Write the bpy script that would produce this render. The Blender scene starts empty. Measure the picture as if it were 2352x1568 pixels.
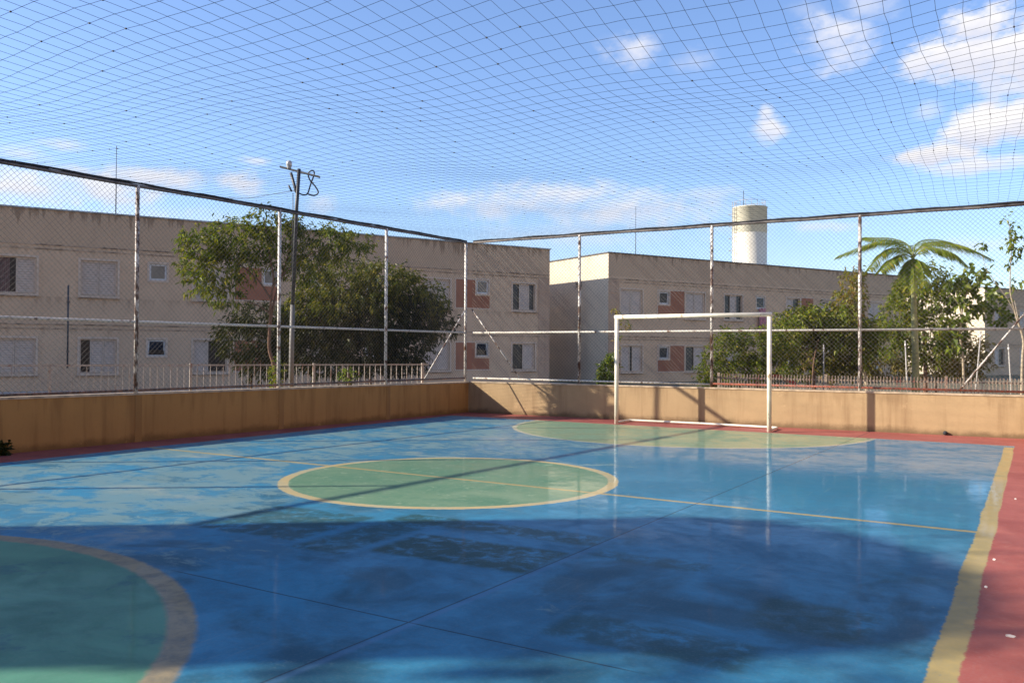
import bpy, bmesh, math, random
from mathutils import Vector, Matrix
R_ = math.radians
random.seed(7)
sc = bpy.context.scene
COL = sc.collection

# ------------------------------------------------------------------ camera
F_PX, PITCH, ROLL, YAW, EYE = 1947.1362, 0.0116, 0.0052, 0.5545, 1.3881     # focal length for a 2352 px wide frame
Fv = Vector((-math.sin(YAW)*math.cos(PITCH), math.cos(YAW)*math.cos(PITCH), math.sin(PITCH)))
R0 = Vector((math.cos(YAW), math.sin(YAW), 0)); U0 = R0.cross(Fv)
Rv = R0*math.cos(ROLL) + U0*math.sin(ROLL); Uv = -R0*math.sin(ROLL) + U0*math.cos(ROLL)
cam = bpy.data.cameras.new('camera'); camo = bpy.data.objects.new('camera', cam); COL.objects.link(camo)
cam.sensor_width = 36; cam.sensor_fit = 'HORIZONTAL'; cam.lens = F_PX/2352*36
cam.clip_start = 0.05; cam.clip_end = 3000
camo.matrix_world = Matrix(((Rv.x, Uv.x, -Fv.x, 0), (Rv.y, Uv.y, -Fv.y, 0), (Rv.z, Uv.z, -Fv.z, EYE), (0, 0, 0, 1)))
sc.camera = camo
ORG = Vector((0, 0, EYE))
def ray(x, y): return Fv + Rv*((x-1176)/F_PX) - Uv*((y-784)/F_PX)
def at(x, y, d): return ORG + ray(x, y)*d                 # survey point at d metres along the view axis
def on_plane(x, y, P0, n):
    r = ray(x, y); return ORG + r*((P0-ORG).dot(n)/r.dot(n))

# ------------------------------------------------------------------ light
SUN_AZ, SUN_EL = 37.0, 26.0                                # light travels towards +X rotated by SUN_AZ
SKY_STRENGTH, SUN_STRENGTH = 0.073, 5.0
sc.view_settings.view_transform = 'Standard'; sc.view_settings.look = 'None'
sc.view_settings.gamma = 1; sc.view_settings.use_curve_mapping = False
sc.view_settings.exposure = 0.9
SD = Vector((math.cos(R_(SUN_AZ)), math.sin(R_(SUN_AZ)), 0))
SN = Vector((-SD.y, SD.x, 0))
sun = bpy.data.lights.new('sun', 'SUN'); suno = bpy.data.objects.new('sun', sun); COL.objects.link(suno)
sun.energy = SUN_STRENGTH; sun.angle = R_(0.53); sun.color = (1.0, 0.90, 0.75)
ldir = Vector((SD.x*math.cos(R_(SUN_EL)), SD.y*math.cos(R_(SUN_EL)), -math.sin(R_(SUN_EL))))
suno.rotation_euler = ldir.to_track_quat('-Z', 'Y').to_euler()
suno.location = (-30, -20, 30)

# ------------------------------------------------------------------ node helper
class NT:
    def __init__(s, tree): s.t = tree; s.n = tree.nodes; s.l = tree.links
    def put(s, sock, v):
        if v is None: return
        if isinstance(v, bpy.types.NodeSocket): s.l.new(v, sock)
        else:
            if isinstance(v, (tuple, list, Vector)) and len(v) == 3 and sock.type == 'RGBA': v = (*v, 1)
            sock.default_value = v
    def m(s, op, a, b=None, c=None, clamp=False):
        n = s.n.new('ShaderNodeMath'); n.operation = op; n.use_clamp = clamp
        s.put(n.inputs[0], a); s.put(n.inputs[1], b); s.put(n.inputs[2], c); return n.outputs[0]
    def vm(s, op, a, b=None):
        n = s.n.new('ShaderNodeVectorMath'); n.operation = op
        s.put(n.inputs[0], a); s.put(n.inputs[1], b)
        return n.outputs['Value'] if op in ('DOT_PRODUCT', 'LENGTH', 'DISTANCE') else n.outputs[0]
    def ss(s, v, lo, hi):                                   # smoothstep lo..hi -> 0..1 (lo > hi reverses it)
        n = s.n.new('ShaderNodeMapRange'); n.interpolation_type = 'SMOOTHSTEP'
        a, b, x, y = (lo, hi, 0, 1) if lo < hi else (hi, lo, 1, 0)
        s.put(n.inputs[0], v)
        for k, q in zip((1, 2, 3, 4), (a, b, x, y)): n.inputs[k].default_value = q
        return n.outputs[0]
    def mix(s, f, a, b, mode='MIX'):
        n = s.n.new('ShaderNodeMix'); n.data_type = 'RGBA'; n.blend_type = mode
        s.put(n.inputs[0], f); s.put(n.inputs[6], a); s.put(n.inputs[7], b); return n.outputs[2]
    def noise(s, vec, scale, detail=4, rough=0.55, dist=0.0):
        n = s.n.new('ShaderNodeTexNoise'); n.inputs['Scale'].default_value = scale
        n.inputs['Detail'].default_value = detail; n.inputs['Roughness'].default_value = rough
        n.inputs['Distortion'].default_value = dist
        if vec is not None: s.l.new(vec, n.inputs['Vector'])
        return n.outputs[0]
    def coord(s, which='Object'): return s.n.new('ShaderNodeTexCoord').outputs[which]
    def scale(s, vec, sx, sy, sz, loc=(0, 0, 0)):
        n = s.n.new('ShaderNodeMapping'); s.l.new(vec, n.inputs[0])
        n.inputs['Scale'].default_value = (sx, sy, sz); n.inputs['Location'].default_value = loc; return n.outputs[0]
    def xyz(s, vec):
        n = s.n.new('ShaderNodeSeparateXYZ'); s.l.new(vec, n.inputs[0]); return n.outputs
    def ramp(s, f, stops):
        n = s.n.new('ShaderNodeValToRGB'); s.put(n.inputs[0], f); e = n.color_ramp.elements
        while len(e) < len(stops): e.new(0.5)
        for q, (p, c) in zip(e, stops): q.position = p; q.color = (*c, 1)
        return n.outputs[0]
    def bump(s, h, strength, dist=0.01):
        n = s.n.new('ShaderNodeBump'); n.inputs['Strength'].default_value = strength; n.inputs['Distance'].default_value = dist
        s.l.new(h, n.inputs['Height']); return n.outputs[0]

def new_mat(name):
    m = bpy.data.materials.new(name); m.use_nodes = True
    t = NT(m.node_tree); b = t.n['Principled BSDF']; return m, t, b

# ------------------------------------------------------------------ sky with clouds
w = bpy.data.worlds.new('World'); sc.world = w; w.use_nodes = True
t = NT(w.node_tree); bg = t.n['Background']
sky = t.n.new('ShaderNodeTexSky'); sky.sky_type = 'NISHITA'; sky.sun_disc = False
sky.sun_elevation = R_(SUN_EL)
sky.sun_rotation = math.atan2(-SD.x, -SD.y)               # azimuth of the sun measured from +Y towards +X
sky.air_density = 1.0; sky.dust_density = 0.6; sky.ozone_density = 2.2
bg.inputs['Strength'].default_value = SKY_STRENGTH
gen = t.vm('NORMALIZE', t.coord('Generated'))
clouds = [(2215, 125, 150, 66, 1, .9), (2240, 60, 75, 46, 1, .9), (2345, 120, 95, 80, 1, .9), (2110, 150, 58, 42, .95, 1), (2330, 195, 70, 22, .8, 1.2), (2150, 355, 90, 32, 1, 1), (2255, 295, 70, 44, 1, .9), (2345, 280, 70, 46, 1, .9), (2240, 378, 140, 24, .85, 1.2),
          (1915, 75, 95, 62, .8, 1.5), (1945, 130, 80, 48, .8, 1.5), (1985, 15, 75, 46, .5, 1.6), (1860, 20, 60, 30, .25, 1.8), (1450, 112, 90, 46, .8, 1.5), (1590, 140, 62, 40, .30, 1.7), (1420, 90, 50, 20, .3, 1.8),
          (1768, 292, 40, 34, .85, 1.1), (1760, 264, 22, 24, .7, 1.1), (2130, 252, 34, 24, .45, 1.5),
          (1130, 470, 180, 42, .8, 1.5), (1300, 445, 200, 36, .78, 1.5), (1470, 480, 240, 62, .82, 1.6), (1620, 450, 110, 30, .45, 1.8), (1300, 545, 330, 40, .40, 1.8), (1700, 520, 120, 24, .3, 1.8),
          (40, 430, 200, 62, .9, 1.4), (220, 425, 150, 44, .85, 1.4), (350, 408, 130, 34, .85, 1.4), (40, 352, 80, 22, .55, 1.6), (140, 333, 52, 16, .5, 1.6), (560, 422, 80, 36, .85, 1.4), (592, 371, 48, 14, .65, 1.4), (735, 468, 46, 30, .55, 1.5),
          (2240, 565, 130, 32, .6, 1.6), (1900, 521, 90, 16, .55, 1.5), (250, 500, 320, 44, .42, 1.8), (-250, 380, 160, 60, .7, 1.3), (2600, 250, 200, 90, .8, 1)]
n1 = t.noise(t.scale(gen, 1, 1, 1.7), 13, 8, 0.64, 0.25)
n2 = t.noise(t.scale(gen, 1, 1, 1.5, (3, 1, 2)), 42, 5, 0.6)
nn = t.m('ADD', t.m('MULTIPLY', t.m('SUBTRACT', n1, .5), 2.3), t.m('MULTIPLY', t.m('SUBTRACT', n2, .5), 1.0))
acc = None; accs = None
for (x, y, rx, ry, dens, soft) in clouds:
    c = ray(x, y).normalized()
    e1 = Vector((0, 0, 1)).cross(c).normalized()*-1; e2 = c.cross(e1).normalized()
    if e2.z < 0: e2 = -e2
    a, b = rx/F_PX, ry/F_PX
    u = t.vm('DOT_PRODUCT', gen, tuple(e1/a)); v = t.vm('DOT_PRODUCT', gen, tuple(e2/b))
    front = t.m('GREATER_THAN', t.vm('DOT_PRODUCT', gen, tuple(c)), 0.2)
    r = t.m('SQRT', t.m('ADD', t.m('MULTIPLY', u, u), t.m('MULTIPLY', v, v)))
    q = t.m('ADD', t.m('SUBTRACT', 1.0, r), nn)
    k = t.m('MULTIPLY', t.m('MULTIPLY', t.ss(q, -.05, .75*soft), dens), front)
    sh = t.m('MULTIPLY', k, t.ss(t.m('ADD', v, t.m('MULTIPLY', nn, .7)), .55, -.55))
    acc = k if acc is None else t.m('MAXIMUM', acc, k)
    accs = sh if accs is None else t.m('MAXIMUM', accs, sh)
skyc = t.mix(1.0, sky.outputs[0], (1.50, 1.58, 1.86), 'MULTIPLY')
zz = t.xyz(gen)[2]
ccol = t.mix(t.m('MULTIPLY', accs, .9), (7.8, 7.6, 7.65), (5.6, 5.8, 6.9))
t.put(bg.inputs['Color'], t.mix(acc, skyc, ccol))

# ------------------------------------------------------------------ materials
def simple(name, col, rough=.6, var=.25, scale=6, metal=0, bump=0, spec=.5, dark=None):
    m, t, b = new_mat(name); o = t.coord(); n = t.noise(o, scale, 5, .6)
    c2 = dark or tuple(v*(1-var) for v in col)
    t.put(b.inputs['Base Color'], t.mix(t.ss(n, .35, .68), col, c2))
    b.inputs['Roughness'].default_value = rough; b.inputs['Metallic'].default_value = metal
    b.inputs['Specular IOR Level'].default_value = spec
    if bump: t.put(b.inputs['Normal'], t.bump(t.noise(o, scale*9, 4, .6), bump))
    return m

def paint_pipe(name, col, rust=(.16, .07, .035), lo=.56, hi=.64, scale=9, rough=.5):
    m, t, b = new_mat(name); o = t.coord(); n = t.noise(t.scale(o, 1, 1, .45), scale, 6, .68)
    f = t.ss(n, lo, hi)
    t.put(b.inputs['Base Color'], t.mix(f, t.mix(t.ss(t.noise(o, 3, 3), .4, .7), col, tuple(v*.8 for v in col)), rust))
    b.inputs['Roughness'].default_value = rough
    return m

def court_material():
    m, t, b = new_mat('court_paint'); o = t.coord(); x0, y0, _ = t.xyz(o)
    wob = t.m('ADD', t.m('MULTIPLY', t.m('SUBTRACT', t.noise(o, 14, 5, .7), .5), .05), t.m('MULTIPLY', t.m('SUBTRACT', t.noise(o, 1.1, 2, .5), .5), .05))
    x = t.m('ADD', x0, wob); y = t.m('ADD', y0, t.m('MULTIPLY', t.m('SUBTRACT', t.noise(t.scale(o, 1, 1, 1, (7, 3, 0)), 14, 5, .7), .5), .05))
    def box(v, lo, hi, e=.008): return t.m('MULTIPLY', t.ss(v, lo-e, lo+e), t.ss(v, hi+e, hi-e))
    def dist(cx, cy): 
        a = t.m('SUBTRACT', x, cx); c = t.m('SUBTRACT', y, cy)
        return t.m('SQRT', t.m('ADD', t.m('MULTIPLY', a, a), t.m('MULTIPLY', c, c)))
    big = t.noise(t.scale(o, 1, 1, 1), .33, 3, .5)
    mid = t.noise(t.scale(o, 1, 1.25, 1, (5, 2, 0)), 1.15, 7, .66, .6)
    fine = t.noise(t.scale(o, 1, 1, 1, (9, 4, 0)), 7, 6, .7, .4)
    vfine = t.noise(o, 60, 4, .7)
    # worn more towards the left half of the court
    lean = t.m('ADD', t.ss(x0, -2.0, -8.5), t.m('MULTIPLY', t.m('SUBTRACT', big, .5), 1.6))
    flake = t.noise(t.scale(o, 1, 1.5, 1, (2, 6, 0)), 2.6, 9, .74, .8)
    wear = t.ss(t.m('ADD', t.m('ADD', t.m('MULTIPLY', lean, .15), t.m('MULTIPLY', mid, .38)), t.m('MULTIPLY', flake, .62)), .60, .675)
    soft = t.ss(t.m('ADD', t.m('MULTIPLY', lean, .20), t.m('MULTIPLY', mid, .8)), .45, .72)
    scuff = t.m('MULTIPLY', t.ss(t.noise(t.scale(o, 9, .7, 1, (1, 1, 0)), 1.6, 8, .75, .3), .57, .66), t.ss(t.noise(t.scale(o, 1, 1, 1, (4, 4, 4)), .7, 3, .5), .45, .62))
    scuf2 = t.m('MULTIPLY', t.ss(t.noise(t.scale(o, .8, 8, 1, (8, 1, 0)), 1.6, 8, .75, .3), .58, .67), t.ss(t.noise(t.scale(o, 1, 1, 1, (9, 2, 4)), .8, 3, .5), .45, .62))
    blue = t.mix(t.ss(t.m('ADD', t.m('MULTIPLY', mid, .6), t.m('MULTIPLY', fine, .4)), .36, .64), (.036, .205, .335), (.032, .132, .215))
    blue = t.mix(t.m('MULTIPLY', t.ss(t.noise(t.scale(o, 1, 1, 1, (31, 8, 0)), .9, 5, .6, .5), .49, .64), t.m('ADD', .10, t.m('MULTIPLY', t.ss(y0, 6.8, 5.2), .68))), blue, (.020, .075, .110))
    blue = t.mix(t.m('MULTIPLY', soft, .34), blue, (.11, .21, .235))
    blue = t.mix(t.m('MULTIPLY', wear, .58), blue, (.19, .285, .27))
    blue = t.mix(t.m('MULTIPLY', t.m('MAXIMUM', scuff, scuf2), .34), blue, (.15, .24, .27))
    ochre = t.m('MULTIPLY', t.m('MULTIPLY', t.ss(t.noise(t.scale(o, 1, 1, 1, (2, 17, 0)), .8, 6, .65, .5), .55, .72), t.ss(x0, -3.2, -6.5)), .55)
    blue = t.mix(ochre, blue, (.34, .35, .27))
    red = t.mix(t.ss(mid, .35, .68), (.36, .105, .085), (.27, .07, .058))
    red = t.mix(t.m('MULTIPLY', t.ss(fine, .5, .75), .5), red, (.40, .16, .12))
    green = t.mix(t.ss(t.m('ADD', t.m('MULTIPLY', mid, .6), t.m('MULTIPLY', fine, .4)), .38, .62), (.165, .265, .16), (.085, .185, .11))
    green = t.mix(t.m('MULTIPLY', t.ss(fine, .52, .72), .55), green, (.33, .40, .26))
    teal = t.mix(t.ss(mid, .35, .65), (.088, .24, .155), (.064, .17, .12))
    teal = t.mix(t.m('MULTIPLY', t.ss(t.noise(t.scale(o, 1, 1, 1, (3, 3, 0)), 2.2, 6, .7, .4), .56, .70), .6), teal, (.03, .10, .12))
    yel = t.mix(t.ss(t.m('ADD', t.m('MULTIPLY', mid, .5), t.m('MULTIPLY', fine, .5)), .38, .64), (.41, .305, .115), (.31, .25, .115))
    yring = t.mix(t.ss(t.noise(t.scale(o, 1, 1, 1, (1, 9, 0)), 1.4, 5, .6), .42, .62), (.44, .345, .17), (.38, .35, .22))
    dirty = t.mix(t.ss(fine, .35, .7), (.30, .235, .13), (.17, .15, .105))
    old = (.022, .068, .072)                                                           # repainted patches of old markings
    c = blue
    def rot(cx, cy, a):
        dx = t.m('SUBTRACT', x, cx); dy = t.m('SUBTRACT', y, cy); ca, sa = math.cos(R_(a)), math.sin(R_(a))
        return t.m('ADD', t.m('MULTIPLY', dx, ca), t.m('MULTIPLY', dy, sa)), t.m('SUBTRACT', t.m('MULTIPLY', dy, ca), t.m('MULTIPLY', dx, sa))
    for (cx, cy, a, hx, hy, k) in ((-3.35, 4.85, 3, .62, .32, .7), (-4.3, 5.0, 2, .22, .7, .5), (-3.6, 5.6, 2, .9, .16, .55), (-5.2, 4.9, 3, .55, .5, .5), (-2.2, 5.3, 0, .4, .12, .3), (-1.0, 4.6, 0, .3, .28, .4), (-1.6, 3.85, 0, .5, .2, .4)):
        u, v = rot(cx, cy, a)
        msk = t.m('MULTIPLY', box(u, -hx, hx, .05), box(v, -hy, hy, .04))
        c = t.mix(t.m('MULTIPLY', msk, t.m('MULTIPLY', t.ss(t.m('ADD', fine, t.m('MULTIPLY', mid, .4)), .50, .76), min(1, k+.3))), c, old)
    inside = t.m('MULTIPLY', box(x, -10.72, -.29), box(y, .28, 14.86))
    c = t.mix(inside, red, c)
    keep = t.m('SUBTRACT', 1.0, t.m('MULTIPLY', t.ss(t.m('ADD', t.m('MULTIPLY', fine, .7), t.m('MULTIPLY', vfine, .3)), .58, .74), .55))   # chipped paint
    dc = dist(-5.4518, 7.5377)
    c = t.mix(t.ss(dc, 1.755, 1.735), c, green)
    cl = t.m('MULTIPLY', box(y, 7.505, 7.572, .012), box(x, -10.72, -.29))
    c = t.mix(t.m('MULTIPLY', cl, t.m('MULTIPLY', keep, .9)), c, yel)
    c = t.mix(t.m('MULTIPLY', box(dc, 1.715, 1.825, .012), keep), c, yring)
    yin = t.ss(y, 14.87, 14.85)
    df = dist(-5.42, 14.86)
    far = t.mix(t.ss(mid, .35, .65), (.235, .315, .185), (.15, .24, .15))
    c = t.mix(t.m('MULTIPLY', t.ss(df, 3.14, 3.12), yin), c, far)
    c = t.mix(t.m('MULTIPLY', t.m('MULTIPLY', box(df, 3.12, 3.20, .015), yin), t.m('MULTIPLY', keep, .75)), c, (.45, .42, .27))
    dn = dist(-5.62, .28)
    nin = t.ss(y, .27, .29)
    c = t.mix(t.m('MULTIPLY', t.ss(dn, 3.12, 3.10), nin), c, teal)
    c = t.mix(t.m('MULTIPLY', t.m('MULTIPLY', box(dn, 3.10, 3.24, .02), nin), t.m('MULTIPLY', keep, .95)), c, dirty)
    side = t.m('MULTIPLY', box(x, -.412, -.285), box(y, .28, 14.6))
    c = t.mix(t.m('MULTIPLY', side, keep), c, yel)
    farl = t.m('MULTIPLY', box(y, 14.82, 14.88), box(x, -10.7, -.29))
    c = t.mix(t.m('MULTIPLY', farl, .35), c, (.42, .36, .25))
    # expansion joints
    jx = t.m('ADD', t.m('ADD', x0, 2.80), t.m('MULTIPLY', y0, -.018)); jy = t.m('SUBTRACT', y0, 3.43)
    jn = t.m('MULTIPLY', t.m('SUBTRACT', t.noise(o, 3, 3), .5), .012)
    joint = t.m('MAXIMUM', box(t.m('ADD', jx, jn), -.006, .006, .003), t.m('MULTIPLY', box(t.m('ADD', jy, jn), -.006, .006, .003), box(x0, -4.6, -1.5, .1)))
    c = t.mix(t.m('MULTIPLY', joint, .8), c, (.015, .025, .04))
    seam = t.m('MULTIPLY', box(t.m('ADD', jx, jn), .01, .055, .02), t.ss(y0, 8, 3))
    c = t.mix(t.m('MULTIPLY', seam, .35), c, (.10, .20, .36))
    # dust and grime
    c = t.mix(t.m('MULTIPLY', t.ss(vfine, .45, .75), .16), c, (.22, .25, .25))
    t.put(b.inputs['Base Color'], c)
    rough = t.m('ADD', t.m('ADD', .13, t.m('MULTIPLY', t.ss(mid, .35, .7), .10)), t.m('ADD', t.m('MULTIPLY', t.ss(fine, .4, .75), .10), t.m('MULTIPLY', wear, .22)))
    rough = t.mix(inside, (.42, .42, .42), rough)
    b.inputs['Roughness'].default_value = .6
    b.inputs['Specular IOR Level'].default_value = .08
    gl = t.m('MULTIPLY', t.ss(t.m('ADD', mid, t.m('MULTIPLY', t.m('SUBTRACT', fine, .5), .5)), .72, .36), t.m('ADD', .02, t.m('MULTIPLY', t.ss(x0, -9.5, -5.5), .13)))
    gl = t.m('MULTIPLY', t.m('ADD', gl, .02), t.m('ADD', .75, t.m('MULTIPLY', t.ss(y0, 5.0, 10), 3.3)))
    t.put(b.inputs['Coat Weight'], t.mix(inside, (.04, .04, .04), gl))
    t.put(b.inputs['Coat Roughness'], t.m('MULTIPLY', rough, .33))
    t.put(b.inputs['Coat Normal'], t.bump(t.m('ADD', t.noise(o, 4, 3, .5), t.m('MULTIPLY', fine, .2)), .06, .02))
    h = t.m('ADD', t.m('MULTIPLY', t.noise(o, 5, 3, .5), 1.0), t.m('MULTIPLY', fine, .25))
    t.put(b.inputs['Normal'], t.bump(h, .10, .02))
    return m

def stained(name, col, stain, streak=(14, 14, .55), top=None, amount=.55, rough=.85, lo=.46, hi=.72, big=(.9, .12), base=0, parapet=0):
    """painted render with vertical rain streaks; top = height where drip stains hang from"""
    m, t, b = new_mat(name); o = t.coord(); x, y, z = t.xyz(o)
    s = t.noise(t.scale(o, *streak), 1.0, 5, .6)
    g = t.noise(o, big[0], 4, .6); f = t.noise(o, 30, 5, .65)
    c = t.mix(t.m('MULTIPLY', t.ss(g, .35, .7), big[1]*3), col, tuple(v*.72 for v in col))
    c = t.mix(t.m('MULTIPLY', t.ss(s, lo, hi), amount), c, stain)
    if parapet: c = t.mix(t.m('MULTIPLY', t.ss(z, parapet-.01, parapet+.01), .32), c, tuple(v*.55 for v in col))
    if top:
        for (zt, length, k) in top:
            d = t.m('SUBTRACT', zt, z)
            n = t.noise(t.scale(o, 5.0, 5.0, .25, (zt, 0, 0)), 1.0, 4, .65)
            reach = t.m('MULTIPLY', t.ss(n, .40, .72), length)
            msk = t.m('MULTIPLY', t.ss(t.m('SUBTRACT', reach, d), -.04, .22), t.m('GREATER_THAN', d, -.02))
            c = t.mix(t.m('MULTIPLY', msk, k), c, stain)
    c = t.mix(t.m('MULTIPLY', t.ss(f, .5, .75), .18), c, tuple(v*.6 for v in col))
    if base:
        bn = t.m('ADD', t.m('MULTIPLY', t.noise(o, 3.5, 6, .7), .22), .0)
        c = t.mix(t.m('MULTIPLY', t.ss(t.m('SUBTRACT', bn, z), -.03, .10), base), c, tuple(v*.45 for v in stain))
        v_ = t.n.new('ShaderNodeTexVoronoi'); v_.inputs['Scale'].default_value = 1.7; t.l.new(t.vm('ADD', o, t.scale(o, .0, .0, .0, (.3, .2, .1))), v_.inputs['Vector'])
        mk = t.m('MULTIPLY', t.m('MULTIPLY', t.ss(v_.outputs['Distance'], .16, .12), t.ss(t.noise(o, 25, 4, .7), .45, .6)), t.ss(t.xyz(v_.outputs['Color'])[0], .55, .62))
        c = t.mix(t.m('MULTIPLY', mk, .22), c, (.10, .085, .07))
        pt = t.ss(t.noise(o, 1.3, 9, .72), .63, .645)
        c = t.mix(t.m('MULTIPLY', pt, .28), c, tuple(min(.8, v*1.35) for v in col))
    t.put(b.inputs['Base Color'], c); b.inputs['Roughness'].default_value = rough
    b.inputs['Specular IOR Level'].default_value = .25
    t.put(b.inputs['Normal'], t.bump(t.noise(o, 90, 4, .6), .25, .004))
    return m

def leaf_mat(name, cols, trans=.35, rough=.45):
    m, t, b = new_mat(name)
    g = t.n.new('ShaderNodeNewGeometry')
    c = t.ramp(g.outputs['Random Per Island'], [(i/(len(cols)-1), q) for i, q in enumerate(cols)])
    c = t.mix(1, c, (1.75, 1.55, .95), 'MULTIPLY')
    t.put(b.inputs['Base Color'], c); b.inputs['Roughness'].default_value = rough
    b.inputs['Specular IOR Level'].default_value = .22
    tr = t.n.new('ShaderNodeBsdfTranslucent'); t.put(tr.inputs[0], t.mix(1, c, (1.5, 1.6, .7), 'MULTIPLY'))
    mx = t.n.new('ShaderNodeMixShader'); mx.inputs[0].default_value = trans
    t.l.new(b.outputs[0], mx.inputs[1]); t.l.new(tr.outputs[0], mx.inputs[2])
    t.l.new(mx.outputs[0], t.n['Material Output'].inputs[0])
    return m

WALLC, WALLS = (.40, .277, .15), (.20, .12, .06)
M = {}
M['court'] = court_material()
M['lowwall'] = stained('low_wall_paint', WALLC, WALLS, (5, 5, .35), [(.74, .45, .35)], .55, .8, .48, .72, (1.6, .16), base=.7)
M['lowwallShaded'] = stained('low_wall_paint_shaded', (.42, .22, .072), (.21, .10, .035), (5, 5, .35), [(.74, .45, .35)], .5, .8, .48, .72, base=.6)  # browner copy of the wall paint; shade and floor bounce put into colour
M['lowcap'] = simple('low_wall_cap', (.52, .40, .27), .85, .4, 8)
M['dripstain'] = stained('drip_stain_paint', (.33, .17, .058), (.22, .13, .07), (9, 9, .5), None, .4)
FAC, FACS = (.65, .445, .285), (.24, .15, .09)
M['facade'] = stained('facade_paint', FAC, FACS, (7, 7, .4), [(6.1, .70, .70), (4.82, .4, .35), (2.12, .4, .3), (3.14, .5, .3)], .22, .85, .52, .8, parapet=4.92)
M['facade_sunlit'] = stained('facade_paint_sunlit', (.58, .50, .385), (.36, .29, .21), (7, 7, .4), [(6.0, .7, .4)], .2, .85, .55, .8)  # lighter copy of the facade paint; sunlight on end walls put into colour
M['stripe'] = stained('pinkish_stripe', (.51, .345, .235), FACS, (7, 7, .4), None, .3)
M['belt'] = stained('belt_render', (.50, .36, .25), (.13, .09, .06), (2.2, 2.2, 1.5), None, .85, .85, .42, .62)
M['cap'] = simple('roof_flashing', (.42, .44, .42), .55, .5, 2.5)
M['capdark'] = simple('roof_flashing_dark', (.10, .10, .105), .6, .4, 2.5)
M['terra'] = stained('terracotta_render', (.40, .16, .09), (.20, .10, .07), (6, 6, .4), None, .35)
M['trim'] = simple('window_trim_paint', (.68, .51, .37), .75, .2, 6)
M['shutter'] = simple('shutter_metal', (.58, .45, .345), .45, .15, 5)
M['alum'] = simple('white_aluminium', (.72, .70, .67), .4, .15, 5)
M['blackgap'] = simple('dark_room', (.022, .016, .014), .35, .4, 3)
M['glass'] = simple('window_glass', (.10, .105, .10), .12, .35, 2, spec=.4)
M['glassdark'] = simple('dark_window_glass', (.02, .026, .04), .1, .4, 2, spec=.35)
M['frost'] = simple('frosted_glass', (.30, .25, .19), .4, .2, 4, spec=.12)
M['curtain'] = simple('brown_curtain', (.20, .12, .10), .9, .4, 12)
M['post'] = paint_pipe('fence_post_paint', (.72, .69, .64), lo=.545, hi=.62)
M['postrust'] = paint_pipe('rusty_post_paint', (.70, .66, .60), (.10, .045, .025), .46, .56, 11)
M['rail'] = paint_pipe('fence_rail_paint', (.70, .66, .58), (.16, .08, .045), .56, .64, 10)
M['toprail'] = paint_pipe('top_rail_paint', (.16, .14, .13), (.05, .04, .04), .42, .7, 4)
M['bottomred'] = paint_pipe('red_oxide_rail', (.33, .085, .045), (.13, .06, .04), .5, .65, 8)
M['bottomdark'] = paint_pipe('rusty_bottom_rail', (.20, .10, .06), (.06, .035, .025), .45, .6, 8)
M['rope'] = simple('black_rope', (.022, .024, .03), .8, .3, 30)
M['net'] = simple('black_nylon', (.02, .023, .03), .7, .2, 30)
M['wire'] = simple('galvanised_wire', (.15, .135, .115), .5, .4, 5, metal=.3)
M['goal'] = paint_pipe('goal_paint', (.80, .75, .62), (.34, .24, .15), .60, .70, 8, .4)
M['picket'] = paint_pipe('picket_paint', (.46, .40, .34), (.25, .12, .08), .55, .66, 6)
M['picketpink'] = paint_pipe('weathered_picket_paint', (.36, .275, .21), (.24, .10, .07), .5, .66, 6)
M['darksteel'] = simple('dark_steel', (.045, .05, .06), .5, .3, 6)
M['polesteel'] = stained('pole_steel', (.20, .19, .18), (.05, .05, .05), (6, 6, .3), None, .5, .55)
M['tank'] = stained('tank_paint', (.72, .68, .58), (.40, .30, .20), (.9, .9, .1), [(14.7, 2.6, .22)], .16, .6)
M['tanktop'] = stained('tank_top_paint', (.70, .67, .54), (.50, .48, .34), (.9, .9, .1), None, .3, .6)
M['bark'] = stained('bark', (.18, .105, .07), (.07, .045, .03), (10, 10, 2.5), None, .6)
M['barkpale'] = stained('pale_bark', (.40, .33, .235), (.20, .15, .10), (10, 10, 3), None, .5)
M['palmbark'] = stained('palm_trunk', (.36, .36, .17), (.20, .17, .09), (3, 3, 22), None, .55)
M['stake'] = simple('grey_stake', (.42, .40, .37), .7, .3, 10)
M['leafL'] = leaf_mat('leaf_glossy_green', [(.012, .028, .008), (.055, .085, .016), (.11, .13, .024), (.025, .05, .012), (.19, .18, .036)])
M['leafShaded'] = leaf_mat('leaf_shaded_green', [(.005, .011, .004), (.013, .022, .006), (.030, .036, .010), (.009, .016, .005), (.070, .066, .020)], .15)  # shade inside the dense foliage is put into this darkened green
M['leafY'] = leaf_mat('leaf_yellow_green', [(.028, .055, .012), (.075, .11, .02), (.13, .15, .03), (.045, .08, .016), (.17, .155, .045)])
M['leafM'] = leaf_mat('leaf_mixed_green', [(.012, .024, .007), (.040, .055, .013), (.10, .105, .024), (.02, .035, .009), (.17, .15, .04)])
M['leafO'] = leaf_mat('leaf_olive', [(.045, .050, .020), (.095, .095, .035), (.13, .115, .05), (.06, .07, .025), (.16, .11, .06)])
M['leafR'] = leaf_mat('leaf_reddish', [(.06, .085, .02), (.13, .12, .035), (.15, .10, .04), (.09, .115, .03), (.13, .14, .035)])
M['leafB'] = leaf_mat('leaf_broad', [(.030, .055, .020), (.065, .10, .028), (.12, .16, .04), (.045, .075, .03), (.18, .20, .06)], .4, .35)
M['frond'] = leaf_mat('palm_frond', [(.05, .10, .022), (.11, .165, .035), (.18, .215, .045), (.08, .13, .03), (.22, .19, .05)], .5)
M['ground'] = None
M['pink'] = simple('pink_cloth', (.62, .24, .28), .9, .5, 9)
M['redplay'] = simple('red_plastic', (.42, .03, .03), .45, .3, 6)
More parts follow.
